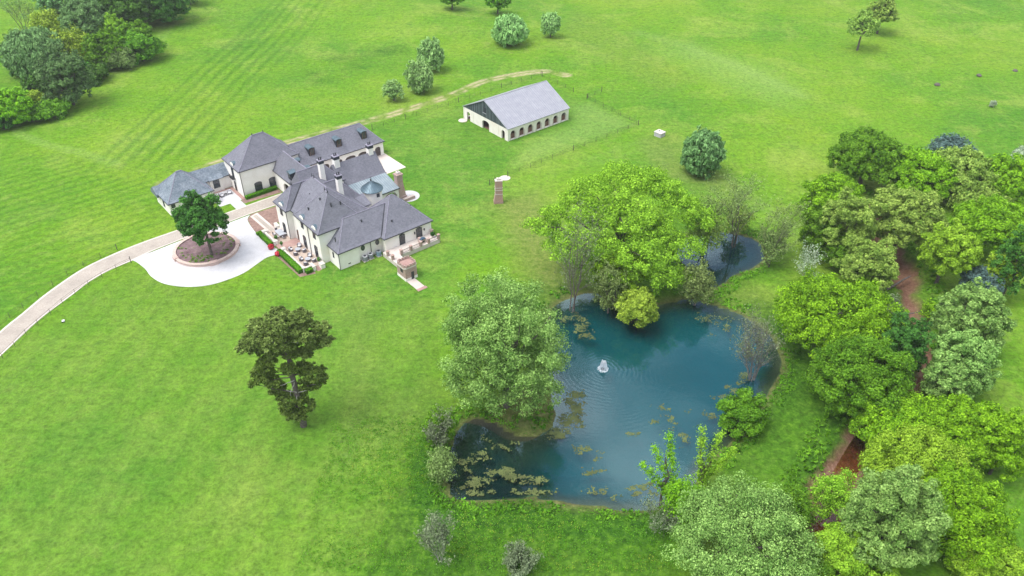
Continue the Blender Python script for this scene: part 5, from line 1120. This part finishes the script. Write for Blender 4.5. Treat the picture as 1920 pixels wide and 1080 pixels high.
# pine on the lower lawn: tiers of needle clumps placed in depth round a real trunk
def pine():
    r_ = np.random.RandomState(11); rng = random.Random(11); b = G(569, 798, 0); o = empty('pine_tree', (b[0], b[1], -.1), 0, 'tall lone pine with flat-topped crown and bare grey limbs on the lower lawn', 'pine tree')
    def at(px, py, dy=0):       # point above the trunk line, offset dy metres in depth
        y = b[1]+dy; r = ray(px, py); t_ = y/r[1]; return np.array([r[0]*t_-b[0], dy, CAM_H+r[2]*t_])
    lob = []   # px, py, radius m, depth offset, vertical squash
    for q_ in [(535,605,2.3,0),(500,612,2.0,.8),(480,628,1.8,-.5),(462,648,1.4,.4),(510,635,2.2,-.8),(545,632,2.2,.6),(575,620,2.0,-.4),(592,634,1.7,.7),(605,613,1.1,0),(612,638,1.0,-.3),(568,600,1.6,.9),(520,592,1.6,.5),(480,608,1.2,1.0),(560,592,1.3,-.2),(545,655,1.6,.9),(510,655,1.5,.3),(485,652,1.3,1.2),(575,660,1.2,.5),
               (500,680,1.4,0),(492,698,1.5,.7),(508,712,1.5,-.5),(520,728,1.3,.4),(476,718,.7,0),(540,690,1.2,-.7),(570,690,1.4,.6),(590,700,1.6,-.3),(580,720,1.5,.8),(600,712,1.0,0),(560,742,1.5,.5),(540,748,1.5,-.4),(572,760,1.4,.2),(548,770,1.6,.6),(560,775,1.3,-.5),(535,765,1.0,.1)]:
        lob.append(q_)
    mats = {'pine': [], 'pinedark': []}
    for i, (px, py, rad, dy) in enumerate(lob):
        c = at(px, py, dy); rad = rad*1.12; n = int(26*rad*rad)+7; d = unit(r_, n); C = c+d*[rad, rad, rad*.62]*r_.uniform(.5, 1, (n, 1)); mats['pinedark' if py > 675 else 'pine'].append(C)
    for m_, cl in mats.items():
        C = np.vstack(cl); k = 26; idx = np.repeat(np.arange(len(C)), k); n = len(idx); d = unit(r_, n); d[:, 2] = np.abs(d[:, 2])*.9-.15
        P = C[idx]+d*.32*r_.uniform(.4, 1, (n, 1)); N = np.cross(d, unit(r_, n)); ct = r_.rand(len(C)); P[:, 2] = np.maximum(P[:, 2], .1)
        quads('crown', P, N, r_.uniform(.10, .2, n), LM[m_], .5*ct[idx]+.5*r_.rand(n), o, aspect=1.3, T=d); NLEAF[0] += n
    mb = MB(); pts = [at(569,798), at(566,770,0), at(556,735,0), at(548,705,0), at(541,670), at(532,640,.1), at(530,612,0)]; rad = [.55, .5, .46, .42, .34, .24, .1]
    pts[0][2] = -.3
    for i in range(len(pts)-1): mb.tube(pts[i], pts[i+1], rad[i], rad[i+1], 8, caps=False)
    for px, py, r2, dy in lob:
        ty = min(pts[:-1], key=lambda q_: abs(q_[2]-at(px, py, dy)[2]+1.0)); limb(mb, ty, at(px, py, dy), .12, .03, rng, .1)
    mb.build('trunk', M['bark'], o, smooth=True); mb = MB()
    for (a, b_, c_, d_) in ((552,712,525,722),(552,715,545,742),(556,735,536,730),(560,735,575,732),(556,742,557,748),(505,640,560,642)):
        limb(mb, at(a, b_, -.5), at(c_, d_, -1.2), .09, .03, rng, .12)
    mb.build('dead_limb', M['palebark'], o)
pine()

# undergrowth and tall grass: nobody could count it
def tufts(name, n, test, mat, label, smin, smax, seed):
    r_ = np.random.RandomState(seed); x0, x1, y0, y1 = test['box']; x = r_.uniform(x0, x1, n*6); y = r_.uniform(y0, y1, n*6); d = np.minimum(sdist(x, y, POND), sdist(x, y, POOL)); dc, _ = ldist(x, y, CREEK)
    k = test['f'](x, y, d, dc) & (d > .7); x, y, d, dc = x[k][:n], y[k][:n], d[k][:n], dc[k][:n]; n = len(x)
    z = np.where(d < 3.6, WZ*(1-sst(0, 3.6, d)), 0)+(-1.35*(1-sst(1.8, 4.2, dc)))
    s = r_.uniform(smin, smax, n); P = np.column_stack([x, y, z+s*.45]); rep = 5; cl = vnoise(x, y, .22, 31)
    P = np.repeat(P, rep, 0)+r_.randn(n*rep, 3)*[.16, .16, .05]; N = r_.randn(len(P), 3)+[0, 0, .35]
    T_ = r_.randn(len(P), 3)*.5+[0, 0, 1]; o = quads(name, P, N, np.repeat(s, rep)*.7, mat, np.repeat(cl, rep)*.5+r_.rand(len(P))*.5, aspect=1.2, T=T_); NLEAF[0] += len(P)
    prop(o, label, kind='stuff')
tufts('shore_grass', 5200, dict(box=(-20, 60, 70, 190), f=lambda x, y, d, dc: (d < 3.5) & (vnoise(x, y, .3, 41) > .42)), LM['mid'], 'tall green grass fringing both ponds', .16, .42, 1)
tufts('creek_undergrowth', 3500, dict(box=(25, 120, 60, 210), f=lambda x, y, d, dc: (dc > 3.0) & (dc < 7)), LM['mid'], 'low undergrowth along the creek banks', .2, .6, 2)
tufts('meadow_weeds', 7000, dict(box=(-28, 22, 62, 90), f=lambda x, y, d, dc: (vnoise(x, y, 1.1, 45) > .35)), LM['mid'], 'rough weeds on the meadow below the pond', .06, .15, 3)
tufts('meadow_flowers', 900, dict(box=(-24, 30, 62, 88), f=lambda x, y, d, dc: (vnoise(x, y, .3, 46) > .5)), LM['yellow'], 'yellow flowering weeds on the meadow below the pond', .06, .13, 4)
# lily and algae mats on the pond
def lilies():
    r_ = np.random.RandomState(9); P = []
    for (px, py, rx, ry, n) in [(895,905,30,10,40),(935,885,26,7,40),(965,895,24,6,34),(1000,900,26,7,26),(870,870,16,14,18),(1045,812,20,10,60),(1068,790,22,12,70),(1082,765,12,14,44),(1080,742,14,10,36),(1070,755,10,8,20),(900,850,18,20,16),(1085,615,14,12,22),(1100,630,10,8,20),(1095,600,14,20,16),(1060,600,20,12,12),(1255,790,30,12,16),(1320,780,30,12,14),(1100,845,26,14,20),(1110,885,20,6,16),(1215,915,30,8,26),(1110,920,26,6,12),(1000,925,60,6,40),(900,925,40,5,24),(1320,595,34,10,18),(1360,610,30,14,16),(1390,650,20,20,16),(1400,700,14,20,18),(1380,730,16,14,14),(1350,745,20,10,8),(1240,760,16,8,8),(1180,812,20,8,8),(940,835,30,14,14),(1290,830,40,14,12),(1145,555,30,5,12),(1205,605,20,5,14),(1190,930,50,6,16)]:
        ax, ay = px+r_.randn()*3, py
        for _ in range(n*9):
            if r_.rand() < .05: ax, ay = px+r_.randn()*rx*.55, py+r_.randn()*ry*.6
            ax += r_.randn()*1.6; ay += r_.randn()*.9
            if abs(ax-px) > rx*1.4 or abs(ay-py) > ry*1.4: ax, ay = px, py
            P.append((*G(ax+r_.randn()*2.2, ay+r_.randn()*1.3, WZ), WZ))
    P = np.array(P); d = sdist(P[:, 0], P[:, 1], POND); P = P[d < -.3]; mb = MB()
    for i, p in enumerate(P):
        k = 7; r = r_.uniform(.04, .17); a0 = r_.rand()*6; z = WZ+.012+.0003*(i % 90); mb.poly([(p[0]+r*r_.uniform(.6, 1.1)*cos(a0+2*pi*j/k), p[1]+r*r_.uniform(.6, 1.1)*sin(a0+2*pi*j/k), z) for j in range(k)])
    m_ = mottle('algae', (.045,.065,.02), (.125,.155,.05), .8, .7, .2, 5, (.07,.08,.03)); prop(mb.build('lily_pads', m_), 'floating yellow-green lily pads and algae mats on the pond', kind='stuff')
lilies()
# fountain
f_ = empty('fountain', (FC[0], FC[1], WZ), 0, 'floating fountain spraying white water in the middle of the pond', 'fountain')
mb = MB(); mb.cyl(0, 0, -.15, .12, .35, .3, 14); mb.cyl(0, 0, .12, .3, .1, .07, 8); mb.build('float', M['dark'], f_)
t = NT('spray'); p_ = t.obj(); b_ = t.bsdf((.9,.95,1.0), .3, .5); tr = t.n('ShaderNodeBsdfTransparent'); m_ = t.n('ShaderNodeMixShader'); m_.inputs[0].default_value = .32; t.l(tr.outputs[0], m_.inputs[1]); t.l(b_.outputs[0], m_.inputs[2]); M['spray'] = t.done(m_)
mb = MB(); rg = random.Random(2)
for i in range(90):
    a = rg.uniform(0, 2*pi); R = rg.uniform(.35, .72); hh = rg.uniform(1.2, 1.8); pr_ = None
    for k in range(9):
        s = k/8; q_ = (cos(a)*R*s, sin(a)*R*s, .25+hh*4*s*(1-s*.98)*(.95)*(1 if s < 1 else .05))
        q_ = (q_[0], q_[1], max(.02, .25+hh*(1-(2*s-1)**2)*.95*(1 if s <= .5 else 1)-(s > .5)*.25*(2*s-1)))
        if pr_: mb.tube(pr_, q_, .018, .024, 3, caps=False)
        pr_ = q_
mb.build('spray', M['spray'], f_)
mb = MB(); mb.cyl(0, 0, .2, 1.6, .04, .09, 8); mb.build('jet', M['cushion'], f_)
mb = MB()
for i in range(260):
    a = rg.uniform(0, 2*pi); R = rg.gauss(.72, .12); mb.ball((cos(a)*R, sin(a)*R, .03), rg.uniform(.03, .09), 5, 4, .6)
mb.build('foam', M['spray'], f_)
# fallen logs over the creek
def log(p0, p1, r, label):
    rg = random.Random(4); a = (*G(*p0, -.2), .2); b_ = (*G(*p1, -.2), .3); mb = MB(); limb(mb, (0,0,0), tuple(b_[i]-a[i] for i in range(3)), r, r*.5, rg, .04); prop(mb.build('fallen_log', M['bark'], None, a), label, 'log')
log((1650,552), (1705,522), .28, 'dark fallen trunk lying across the red creek bed'); log((1698,592), (1728,588), .14, 'thin fallen branch across the creek lower down')
print('leaves', NLEAF[0])

bpy.context.view_layer.update()
mb = MB(); mb.box(-1510, 1510, -410, 2510, -6, CAM_H+6); hz = mb.build('haze', None); t = NT('haze'); v_ = t.n('ShaderNodeVolumePrincipled'); v_.inputs['Color'].default_value = (.93, .96, 1, 1); v_.inputs['Density'].default_value = .00015; v_.inputs['Anisotropy'].default_value = .2
t.l(v_.outputs[0], t.out.inputs['Volume']); hz.data.materials.append(t.m); prop(hz, kind='stuff', label='thin pale haze over the fields')
